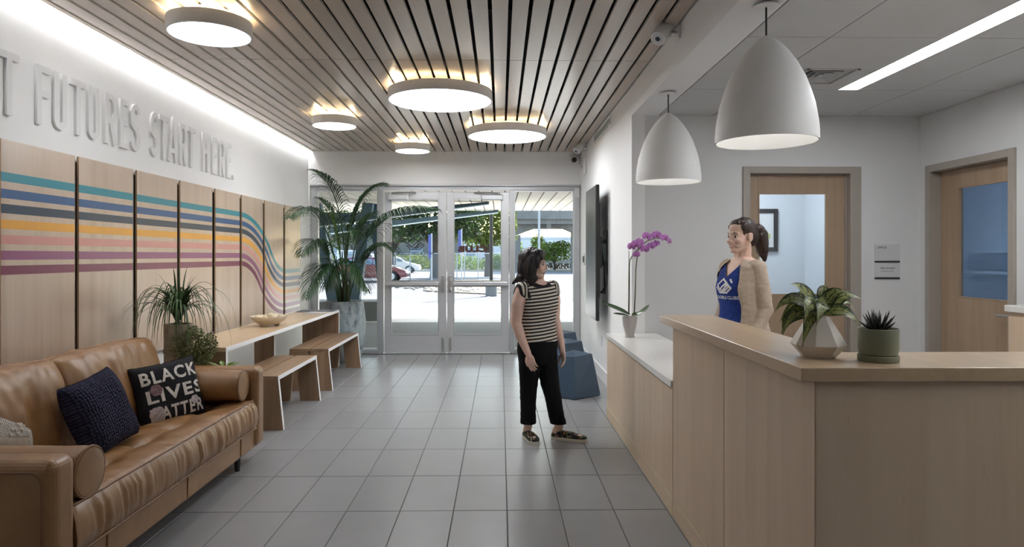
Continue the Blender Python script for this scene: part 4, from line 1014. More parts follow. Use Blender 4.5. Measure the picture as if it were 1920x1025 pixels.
FR = [ # base dx, control points, tip, leaflets, length, lit
 ((.03, 0), (648, 470, 0), (648, 340, -.1), (583, 318, -.6), 24, .36, 0),
 ((.02, .05), (645, 460, 0), (660, 350, .1), (722, 346, .25), 26, .44, 0),
 ((-.02, 0), (632, 470, 0), (600, 345, -.5), (545, 408, -1.15), 28, .34, 0),
 ((.03, -.03), (655, 500, -.1), (690, 370, -.25), (822, 392, -.45), 34, .46, 0),
 ((.05, 0), (660, 520, 0), (700, 430, -.1), (737, 470, -.2), 24, .38, 0),
 ((-.05, .02), (630, 520, 0), (605, 400, .1), (566, 480, -.7), 26, .34, 0),
 ((-.06, -.05), (628, 520, -.1), (612, 440, -.25), (575, 560, -.75), 24, .30, 0),
 ((-.03, -.06), (630, 510, -.15), (640, 440, -.3), (612, 540, -.45), 22, .34, 0),
 ((.02, -.08), (645, 510, -.15), (655, 440, -.35), (690, 545, -.5), 24, .34, 0),
 ((-.01, .06), (640, 480, .1), (636, 400, .2), (600, 372, .3), 24, .40, 0),
 ((.05, .05), (656, 500, .1), (668, 420, .2), (700, 400, .35), 24, .42, 0),
 ((.0, .0), (642, 500, 0), (638, 440, 0), (622, 402, -.05), 18, .24, 1),
 ((.01, -.02), (646, 480, -.05), (655, 400, -.1), (672, 440, -.3), 22, .36, 0)]
for k, (b, c1, c2, tp, nl, ll, is_bright) in enumerate(FR):
    frond((PXc + b[0], PYc + b[1], z0_), A(*c1), A(*c2), A(*tp), int(nl * 1.3), ll * 1.05, M['leaf_bright'] if is_bright else M['leaf'], 100 + k, .75, .46 if k != 3 else .5, 1.35 if is_bright else 1.0)
for k, (bx, tx_, ty_) in enumerate(((.03, 650, 440), (.0, 643, 470), (-.03, 632, 480), (.05, 662, 490))):
    MB().tube(bez((PXc + bx, PYc, z0_), (PXc + bx, PYc, 1.1), A(tx_, ty_ + 40), A(tx_, ty_), 8), [.022, .022, .021, .02, .018, .016, .013, .010, .006], 10).build('stem', M['stem'], pp_, smooth=True)
# ---- spiky strap-leaved plant in the tall tan pot
QX, QY, QZ = -2.435, 5.135, .952
sp = thing('potted_strap_plant', (QX, QY, 0), 'plant with long thin arching strap leaves in a tall tan pot behind the sofa', 'plant')
MB().lathe([(.06, 0), (.085, 0), (.095, .4), (.099, QZ), (.086, QZ), (.082, QZ - .04), (.02, QZ - .04)], QX, QY, 0, 40).build('pot', M['pot_tan'], sp, smooth=35)
MB().lathe([(.001, QZ - .03), (.084, QZ - .03)], QX, QY, 0, 30).build('soil', M['soil'], sp)
MB().ell((QX, QY, QZ - .015), (.032, .032, .04), 16, 10).build('caudex', M['stem'], sp, smooth=True)
r = random.Random(5)
for k in range(128):
    a = r.uniform(0, 2 * PI); up_ = r.uniform(.14, .36); out = r.uniform(.16, .42)
    if math.sin(a) > .3: out *= .75
    e = r.uniform(.3, 1.0)
    d = V((math.cos(a), math.sin(a) * .8, 0)); p0 = V((QX, QY, QZ + .03)) + d * .02
    lim = -(-2.79 - QX)
    p3 = p0 + d * out + V((0, 0, up_ * (1 - 1.55 * e) - .10 * e)); p2 = p0 + d * out * (.95 if e > .6 else .7) + V((0, 0, up_ * 1.0)); p1 = p0 + d * out * .18 + V((0, 0, up_ * .95))
    if k < 16: p3 = p0 + d * out * .35 + V((0, 0, up_ * 1.15)); p2 = p0 + d * out * .2 + V((0, 0, up_ * .9))
    pts = bez(p0, p1, p2, p3, 13)
    pts = [V((max(p.x, -2.785), p.y, p.z)) for p in pts]
    mb = MB(); blade(mb, pts, [.008, .009, .009, .0085, .008, .0074, .0068, .0062, .0056, .0048, .004, .003, .002, .0006], V((0, 0, 1)) + d * .5, .35)
    mb.build('leaf', M['strap_leaf'], sp)
# ---- bushy small-leaved plant
BXc, BYc, BZc = -2.315, 5.085, .775
bp = thing('potted_bushy_plant', (BXc, BYc, 0), 'bushy plant with tiny olive leaves between the sofa arm and the long table', 'plant')
MB().lathe([(.05, 0), (.055, 0), (.075, .60), (.068, .60), (.06, .56), (.02, .56)], BXc, BYc, 0, 32).build('pot', M['pot_tan'], bp, smooth=35)
mb = MB(); r = random.Random(8)
for k in range(3800):
    while True:
        u = V((r.uniform(-1, 1), r.uniform(-1, 1), r.uniform(-1, 1)))
        if .35 < u.length < 1: break
    c = V((BXc + u.x * .20 - .01, BYc + u.y * .10 + .015, BZc + u.z * .155 + .02 * math.sin(u.x * 9))); s = r.uniform(.006, .011)
    if c.x > -2.14 and c.z < .76 and c.y > 5.25: continue
    a = V((r.gauss(0, 1), r.gauss(0, 1), r.gauss(0, 1))).normalized(); b = a.cross(V((r.gauss(0, 1), r.gauss(0, 1), r.gauss(0, 1)))).normalized()
    mb.add([c - a * s, c - b * s * .7, c + a * s, c + b * s * .7], [(0, 1, 2, 3)])
tag(mb.build('foliage', M['bush_leaf'], bp), kind='stuff')
mb = MB()
for k in range(60):
    a = r.uniform(0, 2 * PI); d = V((math.cos(a) * .19, math.sin(a) * .09, r.uniform(-.08, .16)))
    mb.tube(bez((BXc, BYc, .56), (BXc, BYc, .68), V((BXc, BYc, BZc)) + d * .6, V((BXc, BYc + .01, BZc)) + d * 1.08, 6), .0013, 5)
mb.build('twigs', M['stem'], bp)['kind'] = 'stuff'
# ---- low leafy plant peeking over the arm
lp = thing('potted_leafy_plant', (-2.075, 5.10, 0), 'low bright green leafy plant peeking over the far sofa arm beside the table leg', 'plant')
MB().lathe([(.05, 0), (.065, 0), (.075, .50), (.066, .50), (.06, .46), (.02, .46)], -2.075, 5.10, 0, 28).build('pot', M['pot_tan'], lp, smooth=35)
r = random.Random(12)
for k in range(16):
    a = 2 * PI * k / 16 + r.uniform(-.2, .2); d = V((math.cos(a), math.sin(a) * .7, 0)); p0 = V((-2.075, 5.10, .47)); ln = r.uniform(.06, .10)
    mb = MB(); mid = p0 + V((0, 0, .17)) + d * ln * .4; tip = mid + d * ln + V((0, 0, r.uniform(-.03, .04)))
    mb.tube([p0, p0.lerp(mid, .6) + V((0, 0, .02)), mid], .002, 5)
    blade(mb, [mid, mid.lerp(tip, .35), mid.lerp(tip, .7), tip], [.004, .019, .015, .001], V((0, 0, 1)), .2); mb.build('leaf', M['leaf_bright'], lp)
# ---- variegated plant on the desk
DXc, DYc, DZ = 1.078, 2.265, 1.1232
vp = thing('variegated_plant', (DXc, DYc, DZ), 'leafy plant with cream speckled green leaves in a faceted white pot on the desk corner', 'plant')
def var_leaf():
    m, t, b = new_mat('variegated_leaf'); uv = N(t, 'ShaderNodeTexCoord').outputs['UV']; sx = N(t, 'ShaderNodeSeparateXYZ'); L(t, uv, sx.inputs[0])
    ac = math_n(t, 'ABSOLUTE', math_n(t, 'SUBTRACT', sx.outputs[1], .5)); sl = math_n(t, 'SUBTRACT', sx.outputs[0], math_n(t, 'MULTIPLY', ac, .55))
    cb2 = N(t, 'ShaderNodeCombineXYZ'); L(t, math_n(t, 'MULTIPLY', sl, 20), cb2.inputs[0]); L(t, math_n(t, 'MULTIPLY', sx.outputs[1], 7), cb2.inputs[1])
    oi = N(t, 'ShaderNodeObjectInfo'); L(t, math_n(t, 'MULTIPLY', oi.outputs['Random'], 40), cb2.inputs[2])
    f = noise_n(t, 1.0, 3, .6, .6, cb2.outputs[0]); mask = math_n(t, 'MULTIPLY', math_n(t, 'SUBTRACT', .47, ac), 2.6, True)
    v = math_n(t, 'MULTIPLY', math_n(t, 'GREATER_THAN', math_n(t, 'ADD', f, math_n(t, 'MULTIPLY', mask, .14)), .575), math_n(t, 'GREATER_THAN', mask, .14))
    v = math_n(t, 'MULTIPLY', v, math_n(t, 'GREATER_THAN', ac, .025))
    L(t, ramp(t, v, [(.3, (.028, .060, .018)), (.7, (.44, .47, .16))]), b.inputs['Base Color']); b.inputs['Roughness'].default_value = .36
    bump(t, b, f, .15, .004); return m
M['var_leaf'] = var_leaf()
rings = []
for z, rr, rot in ((0, .052, 0), (.043, .090, 0), (.136, .036, 0)):
    rings.append([(DXc + rr * math.cos(2 * PI * k / 8 + .25 + rot), DYc + rr * math.sin(2 * PI * k / 8 + .25 + rot), DZ + z) for k in range(8)])
rim = [(DXc + .030 * math.cos(2 * PI * k / 8 + .25), DYc + .030 * math.sin(2 * PI * k / 8 + .25), DZ + .136) for k in range(8)]
inn = [(DXc + .030 * math.cos(2 * PI * k / 8 + .25), DYc + .030 * math.sin(2 * PI * k / 8 + .25), DZ + .10) for k in range(8)]
MB().loft(rings + [rim, inn]).build('pot', M['pot_white'], vp, bevel=.0015)
def pxp(px, py, y): return V(((px - 938) / F_PX * y, y, 1.466 + (479 - py) / F_PX * y))
hub = V((DXc + .004, DYc, DZ + .150))
LV = [ # base px, mid px, tip px, depth, half width
 ((1540, 588), (1510, 542), (1485, 532), -.03, .026, .035), ((1545, 580), (1548, 545), (1556, 536), .03, .024, .03), ((1545, 590), (1585, 550), (1622, 562), .0, .026, .05),
 ((1540, 590), (1490, 552), (1456, 585), -.02, .027, .05), ((1540, 592), (1500, 575), (1468, 627), -.05, .027, .05), ((1545, 592), (1590, 580), (1620, 614), -.06, .026, .05),
 ((1540, 596), (1525, 585), (1508, 655), -.09, .024, .03), ((1540, 590), (1480, 590), (1472, 630), -.01, .026, .04), ((1545, 586), (1570, 556), (1600, 580), .05, .024, .04),
 ((1540, 588), (1525, 560), (1512, 605), -.08, .030, .02), ((1545, 588), (1550, 565), (1535, 612), -.09, .027, .02), ((1540, 585), (1520, 548), (1496, 552), .04, .024, .03),
 ((1548, 586), (1592, 560), (1610, 586), .06, .018, .03), ((1540, 588), (1500, 560), (1465, 605), .04, .025, .04), ((1545, 586), (1565, 548), (1596, 548), -.02, .024, .03), ((1542, 588), (1535, 553), (1560, 580), -.07, .026, .02)]
for k, (b, m_, tp, dd, hw_, arch) in enumerate(LV):
    pb = pxp(b[0], b[1], DYc + dd * .2); pm_ = pxp(m_[0], m_[1], DYc + dd * .7); pt_ = pxp(tp[0], tp[1], DYc + dd)
    mid = (pb + pm_) * .5 + V((0, 0, .004))
    pts = bez(pb, pb.lerp(pm_, .55) + V((0, 0, .012)), pm_.lerp(pb, -.12) + V((0, 0, .006)), pt_, 12)
    mb = MB(); mb.uv = []
    wd = [hw_ * q for q in (.10, .30, .62, .85, .97, 1.0, .97, .88, .74, .56, .36, .16, .01)]
    n_up = V((0, -.75, .65)) if dd < .02 else V((0, -.55, .85))
    blade(mb, pts, wd, n_up + V((R.uniform(-.25, .25), 0, 0)), .22)
    lf = mb.build('leaf', M['var_leaf'], vp, smooth=True)
    st = MB(); st.tube([hub, hub.lerp(pb, .5) + V((0, 0, .002)), pb], .0022, 6); st.build('leaf_stalk', M['stem'], vp)
# ---- haworthia in the sage pot
HX, HY, HZ = 1.232, 2.175, 1.1232
hp = thing('potted_succulent', (HX, HY, HZ), 'small spiky dark succulent in a sage green pot with saucer on the desk', 'plant')
MB().lathe([(.03, 0), (.060, 0), (.0615, .003), (.0615, .019), (.060, .021), (.056, .019), (.03, .016)], HX, HY, HZ, 48).build('saucer', M['pot_green'], hp, smooth=35)
MB().lathe([(.03, .017), (.050, .017), (.057, .024), (.0605, .045), (.0608, .105), (.059, .107), (.0565, .104), (.056, .09), (.01, .09)], HX, HY, HZ, 48).build('pot', M['pot_green'], hp, smooth=35)
MB().lathe([(.001, .096), (.056, .096)], HX, HY, HZ, 30).build('soil', M['soil'], hp)
def haw():
    m, t, b = new_mat('banded_succulent'); sx = N(t, 'ShaderNodeSeparateXYZ'); L(t, N(t, 'ShaderNodeTexCoord').outputs['UV'], sx.inputs[0])
    fr_ = math_n(t, 'FRACT', math_n(t, 'MULTIPLY', sx.outputs[0], 11)); f = noise_n(t, 120, 2)
    L(t, ramp(t, math_n(t, 'MULTIPLY', math_n(t, 'GREATER_THAN', fr_, .74), math_n(t, 'GREATER_THAN', f, .42)), [(.3, (.022, .030, .020)), (.7, (.20, .21, .18))]), b.inputs['Base Color']); b.inputs['Roughness'].default_value = .45; return m
M['haw'] = haw(); r = random.Random(3)
for k in range(34):
    ring = k // 11; a = 2 * PI * (k % 11) / 11 + ring * .28 + r.uniform(-.1, .1); el = (.35, .85, 1.2, 1.4)[min(3, ring)] + r.uniform(-.12, .12)
    d = V((math.cos(a) * math.cos(el), math.sin(a) * math.cos(el), math.sin(el))); ln = r.uniform(.045, .062) * (.92 if ring == 0 else 1.05)
    p0 = V((HX, HY, HZ + .098)) + V((math.cos(a), math.sin(a), 0)) * .007
    pts = [p0, p0 + d * ln * .35, p0 + d * ln * .7 + V((0, 0, .004)), p0 + d * ln + V((0, 0, .010))]
    mb = MB(); mb.tube(pts, [.0055, .0048, .003, .0004], 6); mb.uv = [(i / 3, .5) for i in range(4) for _ in range(6)]
    mb.build('leaf', M['haw'], hp)
# ---- orchid
OX, OY, OZ_ = 1.118, 5.80, .7622
oc = thing('potted_orchid', (OX, OY, OZ_), 'pink orchid with one arching spray in a small grey pot on the white counter', 'plant')
MB().lathe([(.02, .012), (.034, .0), (.044, .0), (.038, .016), (.045, .05), (.058, .10), (.064, .15), (.0645, .178), (.060, .179), (.056, .15), (.02, .15)], OX, OY, OZ_, 40).build('pot', M['pot_grey'], oc, smooth=35)
M['orchid_leaf'] = plain('orchid_leaf', (.035, .085, .022), .3, var=.25)
def opx(px, py, dy=0): y = OY + dy; return V(((px - 938) / F_PX * y, y, 1.466 + (479 - py) / F_PX * y))
for pts, wd in (((opx(1182, 590), opx(1160, 580, -.03), opx(1130, 568, -.06)), .034), ((opx(1186, 590), opx(1203, 592, -.05), opx(1219, 571, -.08)), .030), ((opx(1180, 592), opx(1168, 590, -.06), opx(1150, 588, -.12)), .022), ((opx(1186, 592), opx(1196, 588, .06), opx(1204, 588, .11)), .026)):
    q = bez(pts[0], pts[0].lerp(pts[1], .7), pts[1].lerp(pts[2], .3), pts[2], 10); mb = MB()
    blade(mb, q, [wd * k for k in (.3, .6, .85, .98, 1, 1, .97, .9, .75, .5, .05)], V((0, -.5, .85)), .25); mb.build('leaf', M['orchid_leaf'], oc, smooth=True)
M['orchid_stem'] = plain('orchid_stem', (.11, .10, .06), .5, var=.3)
main = [opx(1190, 590), opx(1192, 545), opx(1193, 505), opx(1197, 470), opx(1203, 461), opx(1214, 452), opx(1228, 447), opx(1243, 447), opx(1256, 452)]
MB().tube(main, [.0055, .005, .0048, .0045, .004, .0035, .003, .0026, .002], 8).build('flower_stem', M['orchid_stem'], oc, smooth=True)
MB().tube([opx(1180, 590, .01), opx(1181, 560, .01), opx(1181, 500, .01), opx(1182, 487, .01), opx(1190, 473, .01), opx(1200, 463, .005)], .004, 8).build('flower_stem', M['orchid_stem'], oc, smooth=True)
MB().tube([opx(1179, 590, .015), opx(1180, 470, .015)], .003, 8).build('support_stake', M['stem'], oc)
M['petal'] = plain('orchid_petal', (.47, .17, .50), .5, var=.25, scale=30); M['lip'] = plain('orchid_lip', (.22, .03, .13), .45, var=.3, scale=40)
def flower(c, face, s, seed):
    r = random.Random(seed); n = V(face).normalized(); x = V((0, 0, 1)).cross(n).normalized(); y = n.cross(x); ro = r.uniform(-.3, .3)
    mb = MB()
    def pt(a, rad, lift): return c + (x * math.cos(a) + y * math.sin(a)) * rad * s + n * lift * s
    for ang, wd, ln, lf in ((90, .32, 1.0, .05), (215, .30, .95, .0), (325, .30, .95, .0), (15, .62, 1.05, .12), (165, .62, 1.05, .12)):
        a = math.radians(ang) + ro; t_ = (x * math.cos(a) + y * math.sin(a)); sd = n.cross(t_); o = len(mb.v); steps = (0, .18, .42, .68, .88, 1.0); ws = (.06, .55, .95, 1.0, .7, .08)
        for f, w_ in zip(steps, ws):
            for k in (-1, 0, 1): mb.v.append(tuple(c + t_ * ln * s * f + sd * (wd * s * w_ * k) + n * s * (lf + .10 * math.sin(f * PI) - .06 * abs(k) - .15 * f * f)))
        for i in range(5):
            for k in (0, 1): q = o + i * 3 + k; mb.f.append((q, q + 1, q + 4, q + 3)); mb.m.append(0)
    f_ = mb.build('flower', M['petal'], oc, smooth=True)
    lb = MB(); lb.ell(c + n * s * .25 - y * s * .10, (.16 * s, .16 * s, .16 * s), 10, 7); lb.tube([c + n * s * .2 - y * .1 * s, c + n * s * .45 - y * .3 * s, c + n * s * .40 - y * .5 * s], [.13 * s, .16 * s, .05 * s], 8)
    lb.build('lip', M['lip'], f_, smooth=True)
for k, (px, py, dy, s, fx, fy, fz) in enumerate(((1185, 462, -.01, .041, -.6, -.8, .0), (1193, 458, -.05, .042, -.1, -1, 0), (1200, 455, -.03, .045, .25, -1, .1), (1214, 443, -.03, .042, .0, -1, .1), (1232, 441, -.03, .044, -.2, -1, .15), (1248, 446, -.03, .037, .3, -1, .1), (1257, 452, -.01, .030, .7, -.6, -.2), (1210, 467, -.03, .040, .1, -1, -.25), (1222, 461, -.04, .040, .2, -1, -.3), (1231, 457, .02, .036, .4, .6, -.2), (1194, 477, -.03, .032, -.3, -1, -.3))):
    flower(opx(px, py, dy), (fx, fy, fz), s, 40 + k)
# ---------------------------------------------------------------- people
def skin_mat(name, c):
    m, t, b = new_mat(name); f = noise_n(t, 14, 4)
    L(t, ramp(t, f, [(.3, tuple(x * .93 for x in c)), (.7, tuple(min(1, x * 1.06) for x in c))]), b.inputs['Base Color'])
    b.inputs['Roughness'].default_value = .48; b.inputs['Subsurface Weight'].default_value = .12; b.inputs['Subsurface Radius'].default_value = (.02, .008, .004); b.inputs['Subsurface Scale'].default_value = .3
    bump(t, b, noise_n(t, 300, 2), .05, .001); return m
def hair_mat(name, c1, c2, axis=2):
    m, t, b = new_mat(name); s = [140.0, 140.0, 140.0]; s[axis] = 9
    f = noise_n(t, 1, 4, .6, .8, None, s)
    L(t, ramp(t, f, [(.35, c1), (.65, c2)]), b.inputs['Base Color']); b.inputs['Roughness'].default_value = .36; b.inputs['Specular IOR Level'].default_value = .5
    bump(t, b, f, .7, .004); return m
M['skin'] = skin_mat('light_skin', (.80, .55, .45)); M['skin2'] = skin_mat('light_tan_skin', (.78, .53, .42))
M['lips'] = plain('lip_colour', (.52, .23, .20), .4); M['eye_white'] = plain('eye_white', (.75, .73, .70), .2); M['iris'] = plain('dark_iris', (.03, .018, .01), .15)
M['teeth'] = plain('teeth', (.80, .77, .70), .3)
M['hair1'] = hair_mat('black_brown_hair', (.006, .005, .006), (.022, .017, .018)); M['hair2'] = hair_mat('dark_brown_hair', (.018, .010, .008), (.060, .034, .024))
M['brow'] = plain('dark_brow', (.03, .02, .015), .8)
M['pants'] = plain('black_trouser_cloth', (.006, .006, .008), .85, var=.2, scale=20, bmp=.2, bscale=200, spec=.2)
def stripes(name, axis):
    m, t, b = new_mat(name); sx = N(t, 'ShaderNodeSeparateXYZ'); tc = N(t, 'ShaderNodeTexCoord').outputs['Object']; L(t, tc, sx.inputs[0])
    c = sx.outputs[2] if axis == 'z' else math_n(t, 'ADD', math_n(t, 'MULTIPLY', sx.outputs[0], .707), math_n(t, 'MULTIPLY', sx.outputs[1], .707))
    c = math_n(t, 'ADD', c, math_n(t, 'MULTIPLY', noise_n(t, 5, 2), .010))
    if axis == 'z': c = math_n(t, 'ADD', c, math_n(t, 'MULTIPLY', sx.outputs[0], -.10))
    f = math_n(t, 'FRACT', math_n(t, 'MULTIPLY', c, 1 / .0262))
    L(t, ramp(t, math_n(t, 'GREATER_THAN', f, .52), [(.4, (.74, .68, .58)), (.6, (.010, .010, .014))]), b.inputs['Base Color']); b.inputs['Roughness'].default_value = .85; return m
M['stripe_z'] = stripes('black_cream_stripes', 'z'); M['stripe_s'] = stripes('black_cream_sleeve_stripes', 's')
M['binding'] = plain('black_binding', (.010, .010, .013), .85)
def floral():
    m, t, b = new_mat('floral_canvas'); v = N(t, 'ShaderNodeTexVoronoi'); v.inputs['Scale'].default_value = 55; L(t, N(t, 'ShaderNodeTexCoord').outputs['Object'], v.inputs['Vector'])
    hs = N(t, 'ShaderNodeSeparateColor'); L(t, v.outputs['Color'], hs.inputs[0])
    col = ramp(t, hs.outputs[0], [(0, (.03, .10, .03)), (.3, (.45, .25, .04)), (.5, (.10, .22, .07)), (.68, (.50, .12, .08)), (.82, (.55, .48, .30)), (1, (.05, .20, .25))], 'CONSTANT')
    mx = N(t, 'ShaderNodeMix', data_type='RGBA'); L(t, math_n(t, 'LESS_THAN', v.outputs['Distance'], .40), mx.inputs[0]); mx.inputs[6].default_value = (.012, .012, .014, 1); L(t, col, mx.inputs[7]); L(t, mx.outputs[2], b.inputs['Base Color']); b.inputs['Roughness'].default_value = .8; return m
M['floral'] = floral(); M['sole'] = plain('cream_rubber_sole', (.68, .64, .54), .6)
M['tee'] = plain('royal_blue_jersey', (.022, .048, .235), .85, var=.30, scale=90, bmp=.2, bscale=200, spec=.2)
M['cardigan'] = plain('oatmeal_knit', (.52, .42, .33), .9, var=.10, scale=60, bmp=.4, bscale=260, spec=.2)
M['logo_white'] = plain('white_shirt_print', (.78, .78, .80), .7)

def remesh(mb, voxel, smooth=6, name='tmp', factor=.5):
    me = bpy.data.meshes.new(name); me.from_pydata(mb.v, [], mb.f)
    bm = bmesh.new(); bm.from_mesh(me); bmesh.ops.recalc_face_normals(bm, faces=bm.faces); bm.to_mesh(me); bm.free()
    o = bpy.data.objects.new(name, me); COL.objects.link(o)
    r_ = o.modifiers.new('r', 'REMESH'); r_.mode = 'VOXEL'; r_.voxel_size = voxel; r_.adaptivity = 0
    if smooth: s_ = o.modifiers.new('s', 'SMOOTH'); s_.iterations = smooth; s_.factor = factor
    m2 = bpy.data.meshes.new_from_object(o.evaluated_get(bpy.context.evaluated_depsgraph_get()))
    bpy.data.objects.remove(o); bpy.data.meshes.remove(me)
    return m2
def finish(me, name, mats, parent, matfn=None, keep=None, disp=None):
    """trim, displace, colour by face and link a remeshed body or garment (world coordinates in, parent-local out)"""
    off = wloc(parent)
    bm = bmesh.new(); bm.from_mesh(me)
    if keep:
        dl = [f for f in bm.faces if not keep(f.calc_center_median())]; bmesh.ops.delete(bm, geom=dl, context='FACES')
        nb = {}
        for e in bm.edges:
            if e.is_boundary:
                for a, b in ((0, 1), (1, 0)): nb.setdefault(e.verts[a], []).append(e.verts[b])
        for _ in range(14):   # even out the cut hems
            new = {v: v.co * .4 + sum((u.co for u in us), V((0, 0, 0))) * (.6 / len(us)) for v, us in nb.items()}
            for v, c in new.items(): v.co = c
    if disp:
        bm.normal_update()
        for v in bm.verts: v.co += v.normal * disp(v.co)
    for f in bm.faces:
        f.smooth = True
        if matfn: f.material_index = matfn(f.calc_center_median())
    bmesh.ops.translate(bm, verts=bm.verts, vec=-off)
    me.materials.clear()
    for m_ in mats: me.materials.append(m_)
    bm.to_mesh(me); bm.free(); me.name = name
    o = bpy.data.objects.new(name, me); COL.objects.link(o); o.parent = parent; return o
def ring(c, ax, ay, rx, ry, n=28, p=2.3):
    out = []
    for k in range(n):
        a = 2 * PI * k / n; cx, cy = math.cos(a), math.sin(a)
        out.append(V(c) + ax * (math.copysign(abs(cx) ** (2 / p), cx) * rx) + ay * (math.copysign(abs(cy) ** (2 / p), cy) * ry))
    return out
class Body:
    def __init__(s, P, face, scale=1.0):
        s.P = V((P[0], P[1], 0)); s.f = V((face[0], face[1], 0)).normalized(); s.r = V((s.f.y, -s.f.x, 0))
    def pt(s, r, f, z): return s.P + s.r * r + s.f * f + V((0, 0, z))
    def loc(s, p): d = V(p) - s.P; return d.dot(s.r), d.dot(s.f), d.z
    def torso(s, mb, rings, grow=0.0):
        mb.loft([ring(s.pt(0, q[3] if len(q) > 3 else 0, q[0]), s.r, s.f, q[1] + grow, q[2] + grow) for q in rings])
def chain(mb, pts, rad):
    for i in range(len(pts) - 1): mb.capsule(pts[i], pts[i + 1], rad[i], rad[i + 1])
def hand(mb, w, d, n, side, s=1.0, curl=.5):
    """palm and five bent fingers; d toward the fingertips, n out of the palm"""
    d = V(d).normalized(); n = V(n); n = (n - d * n.dot(d)).normalized(); t = d.cross(n) * side
    c = V(w) + d * .045 * s
    Mx = Matrix((d, t, n)).transposed()
    mb.ell(c, (.052 * s, .040 * s, .016 * s), 16, 10, 0, Mx)
    mb.capsule(V(w) - d * .01 * s, V(w) + d * .02 * s, .024 * s, .026 * s)
    for i, ln in enumerate((.068, .076, .071, .055)):
        off = (.030 - .020 * i) * s; p = V(w) + d * (.080 - .004 * abs(i - 1.3)) * s + t * off
        spread = t * (.10 - .07 * i); a = .25 * curl; dirs = []
        for q in range(3):
            dd = (d * math.cos(a) + n * math.sin(a) + spread * (.6 if q == 0 else .2)).normalized(); dirs.append(dd); a += .42 * curl + .05 * i
        r0 = (.0088 - .0004 * i) * s; base = p - d * .02 * s
        p1 = p + dirs[0] * ln * .45 * s; p2 = p1 + dirs[1] * ln * .32 * s; p3 = p2 + dirs[2] * ln * .23 * s
        chain(mb, [base, p, p1, p2, p3], [r0 * 1.1, r0 * 1.08, r0, r0 * .92, r0 * .8])
    b = V(w) + d * .022 * s + t * .026 * s; e1 = b + (d * .62 + t * .62 + n * .35).normalized() * .034 * s; e2 = e1 + (d * .88 + t * .22 + n * .35).normalized() * .028 * s
    e3 = e2 + (d * .95 + n * .3).normalized() * .018 * s
    chain(mb, [b, e1, e2, e3], [.013 * s, .0105 * s, .0095 * s, .008 * s])
class Head:
    def __init__(s, c, fwd, up=(0, 0, 1), k=1.0):
        s.c = V(c); s.y = V(fwd).normalized(); u = V(up); s.z = (u - s.y * u.dot(s.y)).normalized(); s.x = s.y.cross(s.z); s.k = k
        s.M = Matrix((s.x, s.y, s.z)).transposed()
    def p(s, x, y, z): return s.c + (s.x * x + s.y * y + s.z * z) * s.k
    def loc(s, q): d = V(q) - s.c; return d.dot(s.x) / s.k, d.dot(s.y) / s.k, d.dot(s.z) / s.k
    def ell(s, mb, c, r, nu=20, nv=14): mb.ell(s.p(*c), tuple(q * s.k for q in r), nu, nv, 0, s.M)
    def cap(s, mb, a, b, r0, r1): mb.capsule(s.p(*a), s.p(*b), r0 * s.k, r1 * s.k)
    def build(s, mb):
        E, C = s.ell, s.cap
        E(mb, (0, -.016, .030), (.072, .090, .084)); E(mb, (0, .028, -.018), (.060, .060, .086)); E(mb, (0, .034, .045), (.058, .048, .052))
        E(mb, (0, .056, -.088), (.026, .028, .022))
        for q in (-1, 1):
            C(mb, (q * .052, .0, -.045), (q * .046, .012, -.072), .020, .018); C(mb, (q * .046, .012, -.072), (q * .014, .062, -.094), .018, .016)
            E(mb, (q * .034, .058, -.030), (.027, .026, .024)); C(mb, (q * .012, .080, .022), (q * .042, .066, .020), .010, .009)
            E(mb, (q * .011, .090, -.036), (.008, .010, .007)); E(mb, (q * .074, -.008, -.008), (.009, .019, .031)); C(mb, (q * .077, -.016, .012), (q * .079, -.018, -.008), .008, .006)
            C(mb, (q * .022, .078, -.046), (q * .034, .066, -.060), .008, .008)
            C(mb, (q * .014, .0785, .0065), (q * .044, .066, .0045), .0055, .0045)
            C(mb, (q * .015, .078, -.0125), (q * .043, .066, -.0115), .0055, .0045)
        C(mb, (0, .080, .020), (0, .098, -.026), .0075, .0095); E(mb, (0, .099, -.030), (.0105, .0115, .0095))
        C(mb, (-.018, .083, -.0555), (.018, .083, -.0555), .006, .006); C(mb, (-.015, .082, -.0695), (.015, .082, -.0695), .0068, .0068); C(mb, (-.026, .074, -.059), (-.012, .083, -.0555), .005, .006); C(mb, (.026, .074, -.059), (.012, .083, -.0555), .005, .006)
    def lips(s, q):
        x, y, z = s.loc(q); return y > .070 and abs(x) < .022 and (-.0600 + .12 * abs(x) < z < -.0505 - .04 * abs(x) or -.0755 + .28 * abs(x) < z < -.0655 + .10 * abs(x))
    def details(s, parent, iris):
        for q in (-1, 1):
            mb = MB(); s.ell(mb, (q * .0295, .0685, -.003), (.0135, .0115, .0098), 16, 12); e = mb.build('eye', M['eye_white'], parent, smooth=True)
            mb = MB(); s.ell(mb, (q * .0305, .0770, -.003), (.0072, .0046, .0074), 14, 10); mb.build('iris', M['iris'], e, smooth=True)
            mb = MB(); mb.tube([s.p(q * .0135, .0825, .0165), s.p(q * .028, .0825, .0235), s.p(q * .046, .070, .0185)], [.0030 * s.k, .0036 * s.k, .0016 * s.k], 8); mb.build('eyebrow', M['brow'], parent, smooth=True)
            mb = MB(); mb.tube([s.p(q * .016, .0775, .0045), s.p(q * .030, .0812, .0070), s.p(q * .044, .0725, .0025)], [.0014 * s.k, .0018 * s.k, .0012 * s.k], 6); mb.build('eyelash', M['brow'], parent, smooth=True)
        mb = MB(); mb.tube([s.p(-.016, .0840, -.0625), s.p(0, .0880, -.0630), s.p(.016, .0840, -.0625)], [.0016 * s.k, .0034 * s.k, .0016 * s.k], 8); mb.build('teeth', M['teeth'], parent, smooth=True)
